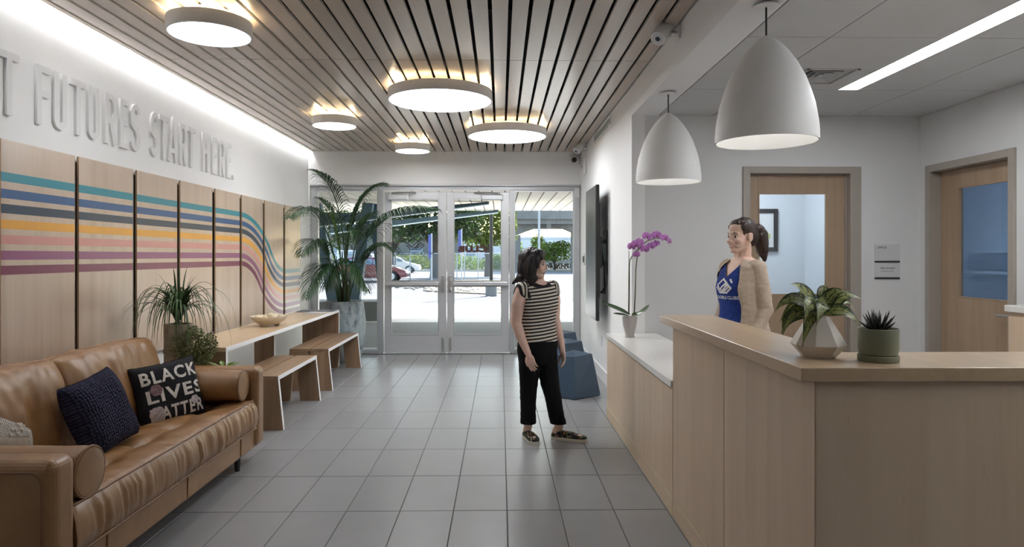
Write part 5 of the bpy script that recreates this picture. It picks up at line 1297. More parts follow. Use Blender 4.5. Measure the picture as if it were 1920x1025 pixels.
def clump_hair(me_disp_seed, amp=.006, f=26):
    return lambda p: amp * noise.noise((p.x * f + me_disp_seed, p.y * f, p.z * 5)) + amp * .6 * noise.noise((p.x * f * 2.2, p.y * f * 2.2, p.z * 9 + 3))

# ---- woman in the striped top
W1 = thing('person', (.37, 5.36, 0), 'standing woman in black and cream striped sleeveless top and black trousers, smiling toward the desk', 'person')
B = Body((.300, 5.37), (.62, -.78))
TORSO1 = [(.60, .085, .085, -.01), (.66, .148, .115, -.012), (.72, .160, .120, -.01), (.78, .158, .115), (.86, .138, .102), (.93, .132, .100), (1.00, .140, .108, .004), (1.07, .150, .122, .012), (1.12, .153, .122, .012), (1.17, .156, .104, .002), (1.215, .150, .082, -.008), (1.245, .112, .062, -.012), (1.27, .060, .050, -.010), (1.30, .046, .048, -.004)]
mb = MB(); B.torso(mb, TORSO1)
Hd = Head((.268, 5.345, 1.398), (.97, -.24, -.02), k=1.02)
mb.capsule(B.pt(0, -.012, 1.22), V(Hd.p(0, -.018, -.06)), .050, .047); Hd.build(mb)
ARM_R = [B.pt(.158, -.005, 1.205), B.pt(.196, -.012, 1.09), B.pt(.206, -.026, .945), B.pt(.196, .030, .82), B.pt(.178, .085, .715)]
ARM_L = [B.pt(-.158, -.005, 1.205), B.pt(-.190, -.012, 1.09), B.pt(-.205, -.022, .945), B.pt(-.200, .035, .82), B.pt(-.185, .085, .715)]
for A_, sd in ((ARM_R, 1), (ARM_L, -1)):
    chain(mb, A_, [.054, .052, .043, .036, .026]); d = (A_[4] - A_[3]).normalized()
    hand(mb, A_[4] + d * .012, d * 1 + V((0, 0, -.35)), B.r * (-sd) * .8 - B.f * .35, -1 if sd > 0 else 1, .93, .8)
HIPR, HIPL = B.pt(.078, -.005, .68), B.pt(-.078, -.005, .68)
KNR, ANR = V((.222, 5.335, .40)), V((.222, 5.385, .10)); KNL, ANL = V((.405, 5.345, .40)), V((.470, 5.375, .10))
for h_, k_, a_ in ((HIPR, KNR, ANR), (HIPL, KNL, ANL)): chain(mb, [h_, h_.lerp(k_, .5), k_, k_.lerp(a_, .4), a_], [.085, .070, .050, .046, .034])
TOER, TOEL = V((.272, 5.235, .03)), V((.660, 5.300, .03)); HER, HEL = V((.208, 5.420, .035)), V((.430, 5.388, .035))
for a_, he, to in ((ANR, HER, TOER), (ANL, HEL, TOEL)):
    chain(mb, [a_, a_ * .4 + he * .6], [.034, .034]); chain(mb, [he.lerp(to, .1), he.lerp(to, .5), he.lerp(to, .85)], [.028, .028, .022])
finish(remesh(mb, .0042, 4), 'body', [M['skin'], M['lips']], W1, lambda p: 1 if Hd.lips(p) else 0)
Hd.details(W1, M['iris'])
# trousers
mb = MB(); B.torso(mb, [(.60, .10, .10, -.01), (.66, .158, .128, -.012), (.72, .172, .134, -.01), (.78, .170, .128), (.86, .150, .114)])
for h_, k_, a_ in ((HIPR, KNR, ANR), (HIPL, KNL, ANL)):
    e = a_ + (a_ - k_) * .25
    chain(mb, [h_ + V((0, 0, .03)), h_.lerp(k_, .45), k_, k_.lerp(a_, .5), e], [.100, .084, .068, .064, .064])
finish(remesh(mb, .006, 5), 'trousers', [M['pants']], W1, None, lambda p: p.z > .128, lambda p: .005 * noise.noise((p.x * 14, p.y * 14, p.z * 7)) + .003 * noise.noise((p.x * 8, p.y * 8, p.z * 30)))
# top with cap sleeves
mb = MB(); B.torso(mb, [(.74, .172, .134, -.004), (.80, .170, .130), (.87, .158, .120), (.94, .150, .116)] + [(z, a + .010, b + .012, *r_) for z, a, b, *r_ in TORSO1[6:-2]] + [(1.268, .078, .066, -.010)])
for A_ in (ARM_R, ARM_L): mb.capsule(A_[0] + V((0, 0, .006)), A_[0].lerp(A_[1], .30), .060, .062)
def top_keep(p):
    r_, f_, z_ = B.loc(p)
    if z_ < .79: return False
    if z_ > 1.232 and abs(r_) < .088 and f_ > -.03 and z_ > 1.232 + .35 * (abs(r_) / .088) ** 2 * .1: return False
    if z_ > 1.262: return False
    if abs(r_) > .172 and z_ < 1.13 + .8 * (abs(r_) - .172): return False
    if abs(r_) > .215: return False
    if abs(r_) > .150 and z_ < 1.10 and z_ > 1.02 and False: return False
    return True
def top_mat(p):
    r_, f_, z_ = B.loc(p)
    if z_ > 1.218 and abs(r_) < .100 and f_ > -.03: return 2
    if abs(r_) > .168 and z_ < 1.145 + .8 * (abs(r_) - .172): return 2
    if abs(r_) > .207: return 2
    if .142 < abs(r_) < .151 and z_ > 1.135: return 2
    return 1 if abs(r_) >= .151 and z_ > 1.135 else 0
finish(remesh(mb, .005, 4), 'striped_top', [M['stripe_z'], M['stripe_s'], M['binding']], W1, top_mat, top_keep, lambda p: .004 * noise.noise((p.x * 10, p.y * 10, p.z * 9)))
# hair: chin length dark bob
mb = MB(); E = Hd.ell
E(mb, (0, -.022, .040), (.086, .104, .094)); E(mb, (0, -.078, -.035), (.080, .055, .105)); E(mb, (0, -.088, -.105), (.078, .052, .055))
for q in (-1, 1):
    E(mb, (q * .074, -.012, -.030), (.026, .052, .105)); E(mb, (q * .070, -.010, -.105), (.028, .050, .050)); E(mb, (q * .036, .036, .086), (.052, .046, .034)); E(mb, (q * .076, .026, .020), (.018, .032, .062))
    E(mb, (q * .062, -.040, -.140), (.032, .050, .030))
E(mb, (0, -.112, -.128), (.060, .034, .026)); Hd.cap(mb, (.03, -.10, -.10), (.055, -.155, -.150), .030, .010); Hd.cap(mb, (-.02, -.11, -.10), (-.04, -.150, -.135), .030, .012)
finish(remesh(mb, .0045, 5), 'hair', [M['hair1']], W1, None, None, clump_hair(3, .007, 30))
# shoes
for nm, he, to, an in (('shoe', HER, TOER, ANR), ('shoe', HEL, TOEL, ANL)):
    d = (to - he); d.z = 0; ln = d.length; d.normalize(); s_ = V((d.y, -d.x, 0)); c0 = V((he.x, he.y, 0))
    def fp(u, v, z): return c0 + d * (u * (ln + .045) - .022) + s_ * v + V((0, 0, z))
    prof = [(0, .018), (.04, .030), (.15, .034), (.35, .033), (.55, .038), (.72, .045), (.86, .042), (.95, .030), (1.0, .010)]
    out = [(u, w_) for u, w_ in prof] + [(u, -w_) for u, w_ in reversed(prof)]
    sh_ = MB().loft([[fp(u, v * .98, 0) for u, v in out], [fp(u, v * 1.03, .010) for u, v in out], [fp(u, v, .024) for u, v in out]]).build('sole', M['sole'], W1, smooth=50)
    sh_.name = 'shoe'
    rg = []
    for z, k in ((.024, .97), (.040, .96), (.056, .86)):
        rg.append([fp(.5 + (u - .5) * (.98 if z < .05 else .90), v * k, z - (.022 if z > .05 and u > .62 else 0) * ((u - .62) / .38 if u > .62 else 0) + (.012 if z > .05 and u < .25 else 0)) for u, v in out])
    rg.append([fp(.36 + (u - .5) * .50, v * .62, .066 + (.010 if u < .3 else 0)) for u, v in out])
    up_ = MB().loft(rg).build('upper', M['floral'], sh_, smooth=60)
    sh_['label'] = 'floral canvas slip-on with cream sole'

# ---- woman behind the desk
W2 = thing('person', (1.69, 4.66, 0), 'smiling woman with dark ponytail in blue T-shirt and oatmeal cardigan behind the reception desk', 'person')
B2 = Body((1.680, 4.66), (-.93, -.37))
TORSO2 = [(.76, .10, .10, -.01), (.83, .160, .125, -.012), (.90, .168, .128, -.008), (.98, .158, .120), (1.06, .145, .115, .004), (1.13, .140, .114, .008), (1.19, .144, .128, .016), (1.25, .146, .134, .020), (1.30, .148, .124, .012), (1.35, .154, .102, .0), (1.395, .150, .086, -.010), (1.43, .120, .066, -.014), (1.455, .062, .054, -.010), (1.49, .050, .052, -.004)]
mb = MB(); B2.torso(mb, TORSO2)
H2 = Head((1.668, 4.630, 1.600), (-.93, -.36, -.04), k=1.06)
mb.capsule(B2.pt(0, -.012, 1.40), V(H2.p(0, -.018, -.065)), .054, .050); H2.build(mb)
AR2 = [B2.pt(.150, -.005, 1.385), B2.pt(.205, -.02, 1.25), B2.pt(.215, -.045, 1.10), B2.pt(.205, .03, .975), B2.pt(.18, .10, .865)]
AL2 = [B2.pt(-.150, -.005, 1.385), B2.pt(-.172, -.020, 1.25), B2.pt(-.182, -.040, 1.10), B2.pt(-.182, .03, .975), B2.pt(-.18, .09, .865)]
for A_, sd in ((AR2, 1), (AL2, -1)):
    chain(mb, A_, [.054, .050, .042, .036, .026]); d = (A_[4] - A_[3]).normalized()
    hand(mb, A_[4] + d * .012, d + V((0, 0, -.3)), B2.r * (-sd) * .8 - B2.f * .3, -1 if sd > 0 else 1, 1.0, .8)
for sd in (1, -1):
    h_, k_, a_ = B2.pt(.08 * sd, -.005, .80), B2.pt(.085 * sd, .01, .47), B2.pt(.085 * sd, -.02, .09)
    chain(mb, [h_, h_.lerp(k_, .5), k_, k_.lerp(a_, .4), a_], [.09, .074, .054, .050, .036]); chain(mb, [a_, B2.pt(.085 * sd, -.03, .045), B2.pt(.09 * sd, .12, .028)], [.036, .032, .026])
finish(remesh(mb, .0042, 4), 'body', [M['skin2'], M['lips']], W2, lambda p: 1 if H2.lips(p) else 0)
H2.details(W2, M['iris'])
mb = MB(); B2.torso(mb, [(.76, .11, .11, -.01), (.83, .170, .137, -.012), (.90, .178, .138, -.008), (.98, .166, .128)])
for sd in (1, -1):
    h_, k_, a_ = B2.pt(.08 * sd, -.005, .82), B2.pt(.085 * sd, .01, .47), B2.pt(.085 * sd, -.02, .06)
    chain(mb, [h_, h_.lerp(k_, .5), k_, a_], [.102, .086, .068, .058])
finish(remesh(mb, .007, 4), 'trousers', [M['pants']], W2, None, lambda p: p.z > .07)
for sd in (1, -1):
    mb = MB(); mb.loft([[B2.pt(.087 * sd + w_ * k_, -.075 + u * .25, z) for u, w_ in ((0, .025), (.2, .035), (.6, .036), (.85, .036), (1, .012), (1, -.012), (.85, -.036), (.6, -.036), (.2, -.035), (0, -.025))] for z, k_ in ((0, 1), (.02, 1.02), (.05, .9), (.075, .5))]); mb.build('shoe', M['black'], W2, smooth=60)
# T-shirt
mb = MB(); B2.torso(mb, [(.84, .184, .150, -.006), (.90, .184, .148, -.004), (.98, .172, .138, .0)] + [(z, a + .012, b + .012, *r_) for z, a, b, *r_ in TORSO2[4:-2]] + [(1.452, .085, .070, -.012)])
def tee_keep(p):
    r_, f_, z_ = B2.loc(p)
    if z_ < .86 or z_ > 1.418: return False
    if f_ > -.01 and z_ > 1.315 + 1.25 * abs(r_) and z_ > 1.31: return False
    return True
tee = finish(remesh(mb, .005, 4), 'blue_t_shirt', [M['tee']], W2, None, tee_keep, lambda p: .004 * noise.noise((p.x * 9, p.y * 9, p.z * 10)) + .002 * noise.noise((p.x * 24, p.y * 24, p.z * 14)))
off2 = wloc(W2); bt = BVHTree.FromPolygons([v.co + off2 for v in tee.data.vertices], [tuple(p.vertices) for p in tee.data.polygons])
def on_tee(u, v, z0=1.205):
    o_ = B2.pt(u, .6, z0 + v); h = bt.ray_cast(o_, -B2.f)
    return (h[0] if h[0] is not None else B2.pt(u, .17, z0 + v)) + B2.f * .0028
q = MB(); fit_text(q, 'BOYS & GIRLS CLUBS', lambda u, v, d: (.140 - u, v, 0), .252, .023, bold=.03, space=1.05, mirror=False)
vs, fs = dense(q.v, q.f, 2); pr = MB().add([on_tee(p[0] + .0, p[1], 1.168) for p in vs], fs)
lg2 = MB(); cl2 = clasp(lambda u, v, d: (.068 - u, v, 0), .136, .098, .0062, .0)
vs, fs = dense(cl2.v, [f for k, f in enumerate(cl2.f) if k % 6 == 1], 2); pr.add([on_tee(p[0], p[1], 1.210) for p in vs], fs)
pr.build('printed_logo', M['logo_white'], tee)
# cardigan, open at the front
mb = MB(); B2.torso(mb, [(.90, .196, .160, -.010), (.98, .188, .152, -.006)] + [(z, a + .028, b + .024, *r_) for z, a, b, *r_ in TORSO2[4:-3]] + [(1.436, .105, .078, -.014), (1.45, .07, .06, -.02)])
for A_, sd in ((AR2, 1), (AL2, -1)): mb.capsule(B2.pt(.075 * sd, -.014, 1.408), A_[0], .036, .056)
for A_ in (AR2, AL2): chain(mb, A_[:4] + [A_[3].lerp(A_[4], .75)], [.058, .056, .051, .048, .044])
def card_keep(p):
    r_, f_, z_ = B2.loc(p)
    if z_ < .93 and abs(r_) < .150: return False
    if z_ < .885: return False
    if z_ > 1.447: return False
    if f_ > -.02 and -(.120 if z_ < 1.30 else .120 - .35 * (z_ - 1.30)) < r_ < (.168 if z_ < 1.30 else .168 - .8 * (z_ - 1.30)): return False
    if z_ > 1.435 and abs(r_) < .075: return False
    return True
finish(remesh(mb, .005, 5), 'cardigan', [M['cardigan']], W2, None, card_keep, lambda p: .005 * noise.noise((p.x * 12, p.y * 12, p.z * 12)) + .003 * noise.noise((p.x * 22, p.y * 22, p.z * 40)))
# hair pulled back to a ponytail
mb = MB(); E = H2.ell
E(mb, (0, -.026, .038), (.0785, .092, .086)); E(mb, (0, -.070, -.005), (.066, .045, .066)); E(mb, (0, .030, .082), (.052, .042, .028))
for q in (-1, 1): E(mb, (q * .062, -.030, .020), (.018, .045, .045)); E(mb, (q * .058, .018, .060), (.019, .034, .030))
c_ = [(0, -.095, .040), (0, -.135, .045), (0, -.165, .005), (0, -.172, -.060), (0, -.176, -.115), (0, -.186, -.160)]
for i in range(5): H2.cap(mb, c_[i], c_[i + 1], (.030, .036, .044, .042, .034)[i], (.036, .044, .042, .034, .016)[i])
for q in (-1, 1): H2.cap(mb, (q * .012, -.15, .0), (q * .022, -.17, -.10), .034, .026)
finish(remesh(mb, .0045, 5), 'hair', [M['hair2']], W2, None, None, clump_hair(9, .005, 34))
mb = MB(); mb.tube([H2.p(.034 * math.cos(2 * PI * k / 20), -.104 + .010 * math.sin(2 * PI * k / 20), .042 + .034 * math.sin(2 * PI * k / 20)) for k in range(21)], .006, 8); mb.build('hair_tie', M['binding'], W2, smooth=True)
# ---------------------------------------------------------------- outside: porch, parking, street
M['asphalt'] = plain('sun_bleached_asphalt', (.125, .125, .13), .9, var=.07, scale=.8, bmp=.2, bscale=40)
M['porch'] = plain('porch_concrete', (.17, .165, .155), .8, var=.06, scale=1.5)
M['walk'] = plain('pale_concrete_walk', (.72, .71, .69), .85, var=.04)
M['road'] = plain('road_asphalt', (.30, .30, .31), .9, var=.06, scale=.5)
M['kerb'] = plain('concrete_kerb', (.40, .39, .37), .85, var=.08)
M['conc'] = plain('grey_concrete', (.20, .20, .19), .85, var=.12, scale=2, bmp=.2)
M['paint_line'] = plain('white_road_paint', (.75, .75, .74), .7)
M['blue_steel'] = plain('blue_grey_painted_steel', (.085, .155, .215), .45, var=.04)
M['soffit'] = plain('cream_soffit_board', (.58, .54, .46), .6, var=.04)
M['galv'] = plain('galvanised_steel', (.42, .46, .50), .5, .4)
gd = struct('ground', MB().box(-60, 60, YF + .17, 140, -.2, -.012), M['asphalt'])
MB().box(-60, 60, 44.5, 62, -.012, -.004).build('road_surface', M['road'], gd)
MB().box(-60, 60, 62, 62.4, -.012, .14).box(-60, 60, 66.5, 66.9, -.012, .14).build('kerb', M['kerb'], gd)
for k in range(9):
    x = -11.5 + 2.75 * k
    MB().hexa([(x, 24.0, -.012), (x + .12, 24.0, -.012), (x + .9, 29.5, -.012), (x + .78, 29.5, -.012), (x, 24.0, -.008), (x + .12, 24.0, -.008), (x + .9, 29.5, -.008), (x + .78, 29.5, -.008)]).build('parking_line', M['paint_line'], gd)
MB().box(-9, 6, 20.6, 20.72, -.012, -.008).build('parking_line', M['paint_line'], gd)
struct('porch_slab', MB().box(-9, 7, YF + .17, 14.9, -.1, -.006), M['porch'])
struct('walkway', MB().box(-30, 30, 14.9, 20.9, -.1, -.004), M['walk'])
# building front outside (so the porch closes behind the glass)
struct('wall_facade', MB().box(-9, XL - .16, YF - .2, YF + .16, 0, ZT).box(XRR + .15, 9, YF - .2, YF + .16, 0, ZT).box(-9, 9, YF + .0, YF + .16, ZT + .1, 3.7).box(XR + .13, XRR + .15, YF - .2, YF + .16, 0, ZT), M['conc'])
# canopy
ZS = 2.66; YC1 = 17.85
cp = thing('porch_canopy', (-1.5, 14, ZS), 'large porch canopy with a cream board soffit outside the entrance', 'canopy')
n = 0; x = -8.05
while x < 6.5:
    for a, b in ((YF + .2, 13.9), (13.91, YC1)) if n % 2 else ((YF + .2, 15.6), (15.61, YC1)):
        MB().box(x, x + .225, a, b, ZS, ZS + .02).build('soffit_board', M['soffit'], cp)
    x += .247; n += 1
MB().box(-8.1, 6.6, YF + .17, YC1 + .02, ZS + .021, ZS + .16).build('roof_deck', M['dark'], cp)
MB().box(-8.1, 6.6, YC1 + .02, YC1 + .06, ZS - .005, ZS + .2).build('fascia', M['blue_steel'], cp)
M['beam_edge'] = plain('pale_blue_flange', (.42, .56, .66), .45)
for yb, xt, zl, zr, tl_ in ((14.95, -.25, 2.06, 2.615, 2.29), (17.62, -.05, 2.05, 2.60, 2.22)):
    xl = -4.4
    bm_ = MB().hexa([(xl, yb - .05, zl), (xt, yb - .05, zr), (xt, yb + .05, zr), (xl, yb + .05, zl), (xl, yb - .05, tl_), (xt, yb - .05, ZS - .001), (xt, yb + .05, ZS - .001), (xl, yb + .05, tl_)]).build('tapered_beam', M['blue_steel'], cp)
    MB().hexa([(xl, yb - .10, zl - .02), (xt, yb - .10, zr - .02), (xt, yb + .10, zr - .02), (xl, yb + .10, zl - .02), (xl, yb - .10, zl), (xt, yb - .10, zr), (xt, yb + .10, zr), (xl, yb + .10, zl)]).build('flange', M['beam_edge'], bm_)
MB().box(-8.0, -3.0, 15.35, 15.47, 2.34, 2.44).build('cross_beam', M['blue_steel'], cp)
for (x0, x1, yb, zt) in ((-3.83, -4.22, 15.55, 2.655), (-3.34, -3.02, 15.5, 2.655), (-2.68, -2.93, 15.75, 2.655)):
    MB().hexa([(x0 - .12, yb - .12, .43), (x0 + .12, yb - .12, .43), (x0 + .12, yb + .12, .43), (x0 - .12, yb + .12, .43), (x1 - .12, yb - .12, zt), (x1 + .12, yb - .12, zt), (x1 + .12, yb + .12, zt), (x1 - .12, yb + .12, zt)]).build('column', M['blue_steel'], cp, bevel=.01)
struct('trim_column_plinth', MB().box(-5.2, -2.62, 15.2, 16.1, -.01, .43), M['conc'], bevel=.01)
# ---- cars
M['car_red'] = plain('maroon_car_paint', (.13, .012, .028), .22, var=.03, coat=.8)
M['car_blue'] = plain('pale_blue_car_paint', (.42, .55, .66), .3, var=.03, coat=.6)
M['car_white'] = plain('white_car_paint', (.66, .68, .70), .3, var=.02, coat=.6)
M['car_glass'] = plain('car_window_tint', (.16, .22, .27), .08, spec=.8, coat=.5)
M['tyre'] = plain('black_tyre', (.02, .02, .022), .8)
M['rim'] = plain('alloy_wheel', (.60, .61, .63), .3, .6)
M['red_lens'] = plain('red_tail_light', (.30, .02, .02), .2, coat=.6)
M['clear_lens'] = plain('clear_headlight', (.65, .68, .70), .12, coat=.6)
def car(name, x, y, paint, label, tall=0.0, rz=0.0, group=None):
    """side-on car, nose toward +X; length 4.35"""
    t = thing(name, (0, 0, 0), label, 'car', group)
    W_ = .86
    lower = [(-2.15, .32), (-2.18, .55), (-2.12, .82 + tall * .2), (-1.95, .92 + tall * .2), (-.9, .95 + tall * .15), (.75, .93 + tall * .1), (1.55, .82 + tall * .15), (2.02, .66 + tall * .1), (2.16, .50), (2.12, .28), (1.78, .24), (1.70, .42), (1.52, .58), (1.30, .63), (1.08, .58), (.92, .42), (.84, .24), (-.86, .24), (-.94, .42), (-1.10, .58), (-1.32, .63), (-1.54, .58), (-1.70, .42), (-1.78, .26)]
    b = MB()
    bm = bmesh.new(); vv = [bm.verts.new((p[0], -W_, p[1])) for p in lower]; f = bm.faces.new(vv)
    r_ = bmesh.ops.extrude_face_region(bm, geom=[f]); 
    for v in [e for e in r_['geom'] if isinstance(e, bmesh.types.BMVert)]: v.co.y = W_
    bmesh.ops.triangulate(bm, faces=[f_ for f_ in bm.faces if len(f_.verts) > 4]); bm.verts.index_update()
    b.add([tuple(v.co) for v in bm.verts], [tuple(v.index for v in f_.verts) for f_ in bm.faces]); bm.free()
    body = b.build('body', paint, t, bevel=.04, seg=3)
    h = 1.40 + tall
    cab = [(-1.75, .93), (-1.25, h - .06), (-.75, h), (.05, h - .01), (.45, h - .10), (1.15, .90)]
    if tall: cab = [(-1.98, .95), (-1.85, h - .03), (-1.2, h), (.05, h), (.38, h - .06), (.95, .95)]
    cb = MB(); ins = .17
    out = [[(p[0], -W_ + .04 + ins * max(0, (p[1] - .93)) / .5, p[1]) for p in cab], [(p[0], W_ - .04 - ins * max(0, (p[1] - .93)) / .5, p[1]) for p in cab]]
    n_ = len(cab); cb.add(out[0] + out[1], [tuple(range(n_)), tuple(range(2 * n_ - 1, n_ - 1, -1))] + [(i, i + n_, (i + 1) % n_ + n_, (i + 1) % n_) for i in range(n_)])
    cb.build('cabin', paint, t, bevel=.04, seg=3)
    def side(pts, s):
        o = []
        for p in pts:
            k = W_ - .04 - ins * max(0, (p[1] - .93)) / .5; o.append((p[0], s * (k + .006), p[1]))
        return o
    z0 = .985; z1 = h - .11
    for s in (-1, 1):
        wins = [[(-1.42, z0), (-.60, z0), (-.60, z1), (-1.12, z1 - .03)], [(-.54, z0), (.28, z0), (.22, z1 - .01), (-.54, z1)], [(.33, z0), (.92, z0), (.42, z1 - .08), (.28, z1 - .02)]]
        for wv in wins: MB().add(side(wv, s), [(0, 1, 2, 3)]).build('side_window', M['car_glass'], t)
    k_ = W_ - .18
    MB().add([(cab[-1][0] - .05, -k_, .97), (cab[-1][0] - .05, k_, .97), (cab[-2][0] + .05, k_ - .08, h - .12), (cab[-2][0] + .05, -k_ + .08, h - .12)], [(0, 1, 2, 3)]).build('windscreen', M['car_glass'], t)
    for xx in (-1.32, 1.30):
        for s in (-1, 1):
            ya, yb = s * (W_ - .20), s * (W_ + .01)
            wh = MB().tube([(xx, ya, .32), (xx, yb - s * .02, .32), (xx, yb, .32)], [.32, .32, .29], 30).build('wheel', M['tyre'], t, smooth=30)
            rm = MB().tube([(xx, yb - s * .01, .32), (xx, yb + s * .006, .32)], [.20, .19], 26)
            for q in range(6):
                a = 2 * PI * q / 6; rm.tube([(xx, yb + s * .006, .32), (xx + .18 * math.cos(a), yb + s * .012, .32 + .18 * math.sin(a))], [.035, .022], 6)
            rm.build('rim', M['rim'], wh)
    for s in (-1, 1):
        MB().box(-.35, -.18, s * W_ - .012, s * W_ + .012, .82, .85).box(.45, .62, s * W_ - .012, s * W_ + .012, .80, .83).build('door_handle', paint, t)
        MB().ell((.86, s * (W_ + .08), .98), (.08, .09, .06), 12, 8).build('wing_mirror', paint, t, smooth=True)
        MB().ell((1.98, s * .68, .64 + tall * .1), (.14, .14, .07), 14, 8).build('headlight', M['clear_lens'], t, smooth=True)
        MB().ell((-2.10, s * .70, .76), (.08, .13, .09), 14, 8).build('tail_light', M['red_lens'], t, smooth=True)
    t.location = (x, y, 0); t.rotation_euler = (0, 0, rz)
    return t
car('parked_car', -7.30, 38.0, M['car_red'], 'maroon parked hatchback seen side on through the palm and the left glass door')
car('parked_car', -12.6, 37.2, M['car_blue'], 'pale blue parked car behind the palm at the left edge of the glazing', .28)
car('parked_car', -8.9, 57.0, M['car_white'], 'small white car far off on the road behind the maroon car', .0)
car('parked_car', -9.6, 48.0, M['car_white'], 'white parked van-like car directly behind the maroon car', .45)
# ---- chain link fence
M['mesh'], mt, mb_ = new_mat('chain_link_mesh')
mb_.inputs['Base Color'].default_value = (.45, .48, .50, 1); mb_.inputs['Metallic'].default_value = .4; mb_.inputs['Roughness'].default_value = .5
sx = N(mt, 'ShaderNodeSeparateXYZ'); L(mt, N(mt, 'ShaderNodeTexCoord').outputs['Object'], sx.inputs[0])
d1_ = math_n(mt, 'FRACT', math_n(mt, 'MULTIPLY', math_n(mt, 'ADD', sx.outputs[0], sx.outputs[2]), 12)); d2_ = math_n(mt, 'FRACT', math_n(mt, 'MULTIPLY', math_n(mt, 'SUBTRACT', sx.outputs[0], sx.outputs[2]), 12))
L(mt, math_n(mt, 'MAXIMUM', math_n(mt, 'LESS_THAN', d1_, .09), math_n(mt, 'LESS_THAN', d2_, .09)), mb_.inputs['Alpha'])
fn = thing('chain_link_fence', (-3, 36, 0), 'galvanised chain link fence beyond the parking lot', 'fence')
FY = 40.5
for xx in (-12.4, -9.5, -6.35, -5.4, -4.15, -2.6, -2.15, -1.33, .17): MB().cyl((xx, FY, 0), (xx, FY, 1.62), .035, n=10).build('post', M['galv'], fn, smooth=40)
MB().tube([(-12.4, FY, 1.60), (.17, FY, 1.60)], .025, 8).build('top_rail', M['galv'], fn)
MB().tube([(-12.4, FY, .08), (.17, FY, .08)], .018, 8).build('bottom_rail', M['galv'], fn)
MB().add([(-12.4, FY - .04, .05), (.17, FY - .04, .05), (.17, FY - .04, 1.6), (-12.4, FY - .04, 1.6)], [(0, 1, 2, 3)]).build('wire_mesh', M['mesh'], fn)
fn2 = thing('street_fence', (3, 66, 0), 'dark low guard rail along the far side of the street', 'fence')
for k in range(14): MB().cyl((-6 + 1.6 * k, 66.2, 0), (-6 + 1.6 * k, 66.2, .95), .05, n=8).build('post', M['galv'], fn2)
MB().box(-6, 16, 66.1, 66.2, .72, .98).build('rail', M['galv'], fn2)
# ---- planting bed with rocks
M['mulch'] = plain('dry_mulch', (.20, .16, .12), .95, var=.5, scale=8, bmp=.5)
struct('ground_bed', MB().prism([(-2.9, 27.5), (-.4, 25.5), (.35, 27.0), (.4, 40.3), (-5.5, 40.3), (-4, 33.5)], lambda u, v, a: (u, v, a), -.012, .03), M['mulch'])
M['rock'] = plain('pale_bed_rock', (.38, .34, .29), .9, var=.25, scale=5)
rk = MB(); r = random.Random(2)
for k in range(170):
    yy_ = r.uniform(27, 35.5); xx = r.uniform(-2.6 - (yy_ - 27) * .6, .25); s = r.uniform(.04, .12); rk.ell((xx, yy_, .03), (s * r.uniform(.8, 1.5), s, s * .7), 7, 5)
tag(rk.build('bed_rocks', M['rock'], None), 'scattered pale rocks and bark over the planting bed behind the lamp post base', 'rocks', kind='stuff')
# ---- lamp post, sign posts
lp_ = thing('lamp_post', (-.33, 24.6, 0), 'dark lamp post on a round concrete base outside the right glass door', 'lamp post')
MB().lathe([(.01, 0), (.21, 0), (.21, .40), (.19, .42), (.01, .42)], -.33, 24.6, 0, 28).build('concrete_base', M['conc'], lp_, smooth=40)
MB().box(-.44, -.22, 24.49, 24.71, .42, .54).build('base_cover', M['black'], lp_, bevel=.02)
MB().cyl((-.33, 24.6, .5), (-.33, 24.6, 5.2), .062, n=14).build('pole', M['black'], lp_, smooth=40)
MB().box(-.55, -.11, 24.3, 24.8, 5.2, 5.32).build('lamp_head', M['black'], lp_, bevel=.03)
MB().box(-.42, -.24, 24.5, 24.7, 2.98, 3.1).build('junction_band', M['soffit'], lp_)
M['banner'] = plain('blue_violet_banner', (.09, .11, .36), .6, var=.15, scale=10)
for xx, yy_, zb, zt, lb in ((-1.95, 34.0, 1.62, 2.75, 'narrow blue banner on a pole in front of the tree, through the right glass door'), (-3.35, 33.0, 1.35, 2.50, 'narrow blue banner on a pole near the dark trunk, through the left glass door')):
    t = thing('banner_pole', (xx, yy_, 0), lb, 'banner')
    MB().cyl((xx, yy_, 0), (xx, yy_, zt + .05), .035, n=10).build('pole', M['galv'], t)
    MB().box(xx - .17, xx - .035, yy_ - .01, yy_ + .01, zb, zt).build('banner_cloth', M['banner'], t)
tp_ = thing('flag_pole', (2.30, 40, 0), 'thin grey pole standing in front of the overpass, through the right sidelight', 'pole')
MB().cyl((2.30, 40, 0), (2.30, 40, 4.8), .07, n=12).build('pole', M['galv'], tp_); MB().box(2.0, 2.6, 39.95, 40.05, 2.95, 3.0).build('cross_arm', M['galv'], tp_)
# ---- trees and shrubs
M['fol_dark'] = plain('tree_leaf_dark', (.032, .060, .016), .6, var=.6, scale=1.5)
M['fol_mid'] = plain('tree_leaf_yellow_green', (.15, .20, .035), .6, var=.6, scale=1.5)
M['fol_bright'] = plain('bright_leaf', (.20, .30, .06), .6, var=.5, scale=1.5)
M['fol_grey'] = plain('dusty_shrub_leaf', (.07, .075, .055), .7, var=.4, scale=2)
M['bark'] = plain('grey_brown_bark', (.07, .055, .045), .9, var=.4, scale=6, bmp=.5, bscale=20)
for k in ('fol_dark', 'fol_mid', 'fol_bright'):
    t_ = M[k].node_tree; b_ = t_.nodes['Principled BSDF']
    tl = N(t_, 'ShaderNodeBsdfTranslucent'); mx = N(t_, 'ShaderNodeMixShader'); mx.inputs[0].default_value = .45
    L(t_, b_.inputs['Base Color'].links[0].from_socket, tl.inputs[0]); L(t_, b_.outputs[0], mx.inputs[1]); L(t_, tl.outputs[0], mx.inputs[2]); L(t_, mx.outputs[0], t_.nodes['Material Output'].inputs[0])
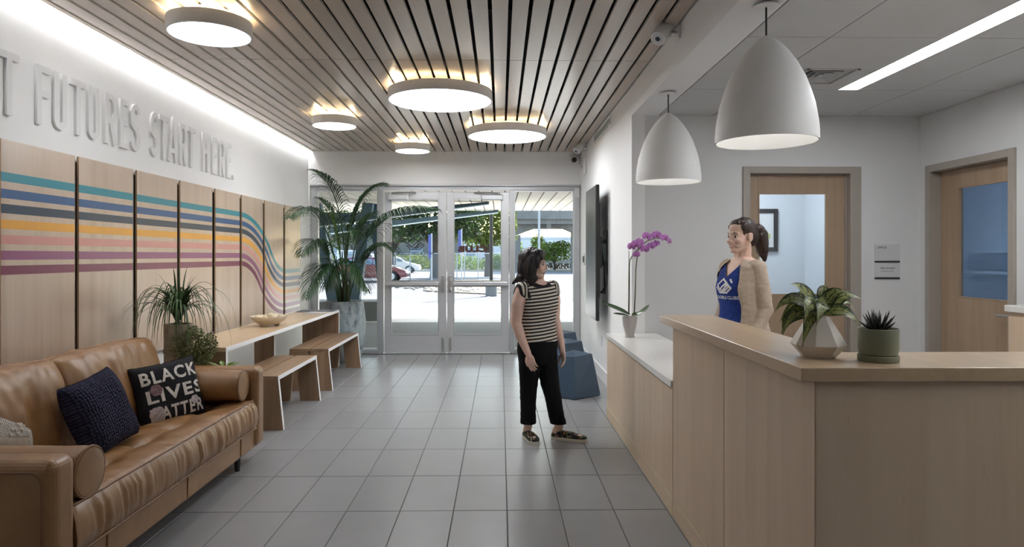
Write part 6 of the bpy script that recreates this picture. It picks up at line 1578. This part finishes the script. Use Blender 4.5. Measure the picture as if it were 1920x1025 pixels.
def foliage(blobs, n, size, seed):
    mb = MB(); r = random.Random(seed); vol = [b[1][0] * b[1][1] * b[1][2] for b in blobs]
    for k in range(n):
        c, rad = r.choices(blobs, vol)[0]
        while True:
            u = V((r.uniform(-1, 1), r.uniform(-1, 1), r.uniform(-1, 1)))
            if .2 < u.length < 1: break
        p = V(c) + V((u.x * rad[0], u.y * rad[1], u.z * rad[2])); s = size * r.uniform(.6, 1.3)
        a = V((r.gauss(0, 1), r.gauss(0, 1), r.gauss(0, 1))).normalized(); b = a.cross(V((r.gauss(0, 1), r.gauss(0, 1), r.gauss(0, 1)))).normalized()
        mb.add([p - a * s, p - b * s * .55, p + a * s, p + b * s * .55], [(0, 1, 2, 3)])
    return mb
def tree(x, y, h, blobs, n, size, mt_, label, seed, trunk=.22, forks=3, cat='tree'):
    t = thing(cat, (x, y, 0), label, cat)
    bl = [((x + b[0], y + b[1], b[2]), b[3]) for b in blobs]
    tag(foliage(bl, n, size, seed).build('foliage', mt_, t), kind='stuff')
    if trunk:
        mb = MB(); mb.tube([(x, y, 0), (x + .05, y, h * .5), (x - .03, y, h)], [trunk * 1.2, trunk, trunk * .8], 12)
        for k in range(forks):
            b = bl[k % len(bl)][0]; mb.tube([(x, y, h * .75), V((x, y, h)).lerp(V(b), .5), b], [trunk * .7, trunk * .45, trunk * .15], 8)
        mb.build('trunk', M['bark'], t, smooth=50)
    return t
tree(-4.1, 42.5, 2.6, [(0, 0, 4.3, (2.4, 2, 1.6)), (-2.2, 0, 4.0, (2.0, 1.8, 1.4)), (1.7, .2, 3.9, (1.5, 1.6, 1.25)), (-1, -1, 3.0, (1.4, 1, .7)), (2.0, -.4, 2.9, (1.0, 1, .6)), (0, 0, 6, (3, 2, 1.5))], 5200, .15, M['fol_dark'], 'dark leafy tree with a thick trunk behind the left glass door', 21, .30)
tree(-8.4, 52.5, 2.4, [(0, 0, 3.9, (2.0, 2, 1.6)), (-2.5, 0, 4.2, (2.4, 2, 1.6)), (1.4, 0, 3.2, (1.2, 1, .9)), (-4.5, 1, 3.4, (1.8, 1.5, 1.4))], 3600, .15, M['fol_dark'], 'dark tree farther left with its grey trunk behind the maroon car', 22, .26)
tree(-.9, 47, 2.3, [(0, 0, 3.7, (2.2, 1.8, 1.5)), (-1.7, -.5, 3.4, (1.3, 1.2, 1.1)), (1.1, 0, 2.9, (1.0, 1.2, 1.0)), (-.4, 0, 2.6, (1.3, 1, .7)), (0, 0, 5.2, (2.4, 2, 1.4))], 5000, .14, M['fol_mid'], 'sunlit yellow green tree behind the right glass door', 23, .2)
tree(5.15, 64, 1.0, [(0, 0, 1.9, (1.9, 1.3, .95)), (-.7, 0, 1.6, (1.2, 1, .7)), (.8, 0, 2.2, (1.1, 1, .7))], 1900, .13, M['fol_bright'], 'round bright green small tree under the overpass, right of the striped woman', 24, .12)
tree(3.75, 66.9, 1.2, [(0, 0, 2.5, (.8, .8, 1.1)), (.3, 0, 1.8, (.7, .7, .7))], 900, .13, M['fol_bright'], 'slender bright green young tree under the overpass, left of the round one', 25, .07)
tree(4.6, 70.5, .5, [(k * 1.6 - 6, 0, .55, (1.3, .8, .75)) for k in range(9)], 6000, .12, M['fol_grey'], 'long dusty hedge along the far side of the street', 26, 0, cat='hedge')
tree(-14, 71, .5, [(k * 1.7 - 8, 0, .8, (1.4, .8, 1.0)) for k in range(11)], 3600, .14, M['fol_mid'], 'long green hedge across the street in front of the low building', 31, 0, cat='hedge')
tree(-2.9, 63.5, .5, [(0, 0, .7, (1.6, .8, .8)), (2.3, 0, .8, (1.2, .8, .9))], 1300, .12, M['fol_bright'], 'rounded green shrub across the street, seen between the fence posts', 27, 0, cat='shrub')
tree(-8.2, 64, .5, [(0, 0, .7, (1.5, .8, .85))], 800, .12, M['fol_mid'], 'rounded shrub across the street, above the bonnet of the maroon car', 28, 0, cat='shrub')
tree(1.2, 67.0, 1.2, [(0, 0, 2.4, (1.0, .8, 1.4)), (-.6, 0, 1.2, (1.0, .8, .8))], 1100, .12, M['fol_bright'], 'light green tree across the street beside the lamp post', 29, .1)
# ---- overpass
ov = thing('concrete_overpass', (6, 58, 0), 'grey concrete overpass with arched pier beyond the street', 'bridge')
MB().box(1.25, 30, 57, 68, 4.15, 5.4).box(1.25, 30, 56.7, 57, 4.55, 5.9).build('deck', M['conc'], ov)
pier = MB()
ar_ = [(1.2, 3.2), (1.35, 3.2), (2.2, 3.55), (3.4, 3.95), (4.6, 4.05), (5.6, 3.75), (6.2, 3.5)]
for (xa, za), (xb, zb) in zip(ar_[:-1], ar_[1:]): pier.hexa([(xa, 58, za), (xb, 58, zb), (xb, 59.2, zb), (xa, 59.2, za), (xa, 58, 4.148), (xb, 58, 4.148), (xb, 59.2, 4.148), (xa, 59.2, 4.148)])
pier.box(6.2, 7.2, 58, 59.2, -.02, 4.148)
pier.build('arched_pier', M['conc'], ov)
MB().box(1.2, 1.75, 58.1, 59.1, -.02, 3.25).build('pier_column', M['conc'], ov)
MB().box(3.95, 4.35, 57.3, 57.9, 3.75, 4.15).build('bearing_block', M['conc'], ov)
# ---- far buildings and low hills
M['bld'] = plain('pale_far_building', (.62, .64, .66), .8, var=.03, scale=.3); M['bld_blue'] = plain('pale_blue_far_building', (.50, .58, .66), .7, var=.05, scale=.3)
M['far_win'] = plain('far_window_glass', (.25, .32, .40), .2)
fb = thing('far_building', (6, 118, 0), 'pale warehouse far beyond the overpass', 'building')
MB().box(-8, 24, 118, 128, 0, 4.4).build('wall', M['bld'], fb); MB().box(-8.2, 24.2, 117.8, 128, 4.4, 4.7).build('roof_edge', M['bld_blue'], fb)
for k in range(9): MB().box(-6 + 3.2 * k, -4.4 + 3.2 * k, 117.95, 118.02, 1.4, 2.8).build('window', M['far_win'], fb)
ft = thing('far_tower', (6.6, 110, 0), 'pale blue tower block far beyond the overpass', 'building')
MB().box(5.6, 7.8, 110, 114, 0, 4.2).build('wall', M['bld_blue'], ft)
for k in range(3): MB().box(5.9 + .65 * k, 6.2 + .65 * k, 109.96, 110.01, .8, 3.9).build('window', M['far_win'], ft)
fl_ = thing('far_house', (-16, 75, 0), 'low pale building across the street behind the trees at the left', 'building')
MB().box(-26, -4.5, 75, 84, 0, 3.4).build('wall', M['conc'], fl_); MB().prism([(-26.6, 3.4), (-3.9, 3.4), (-6.5, 4.6), (-24, 4.6)], lambda u, v, a: (u, a, v), 74.5, 84.5).build('roof', M['conc'], fl_)
for k in range(7): MB().box(-25 + 3 * k, -23.6 + 3 * k, 74.96, 75.02, 1.0, 2.3).build('window', M['far_win'], fl_)
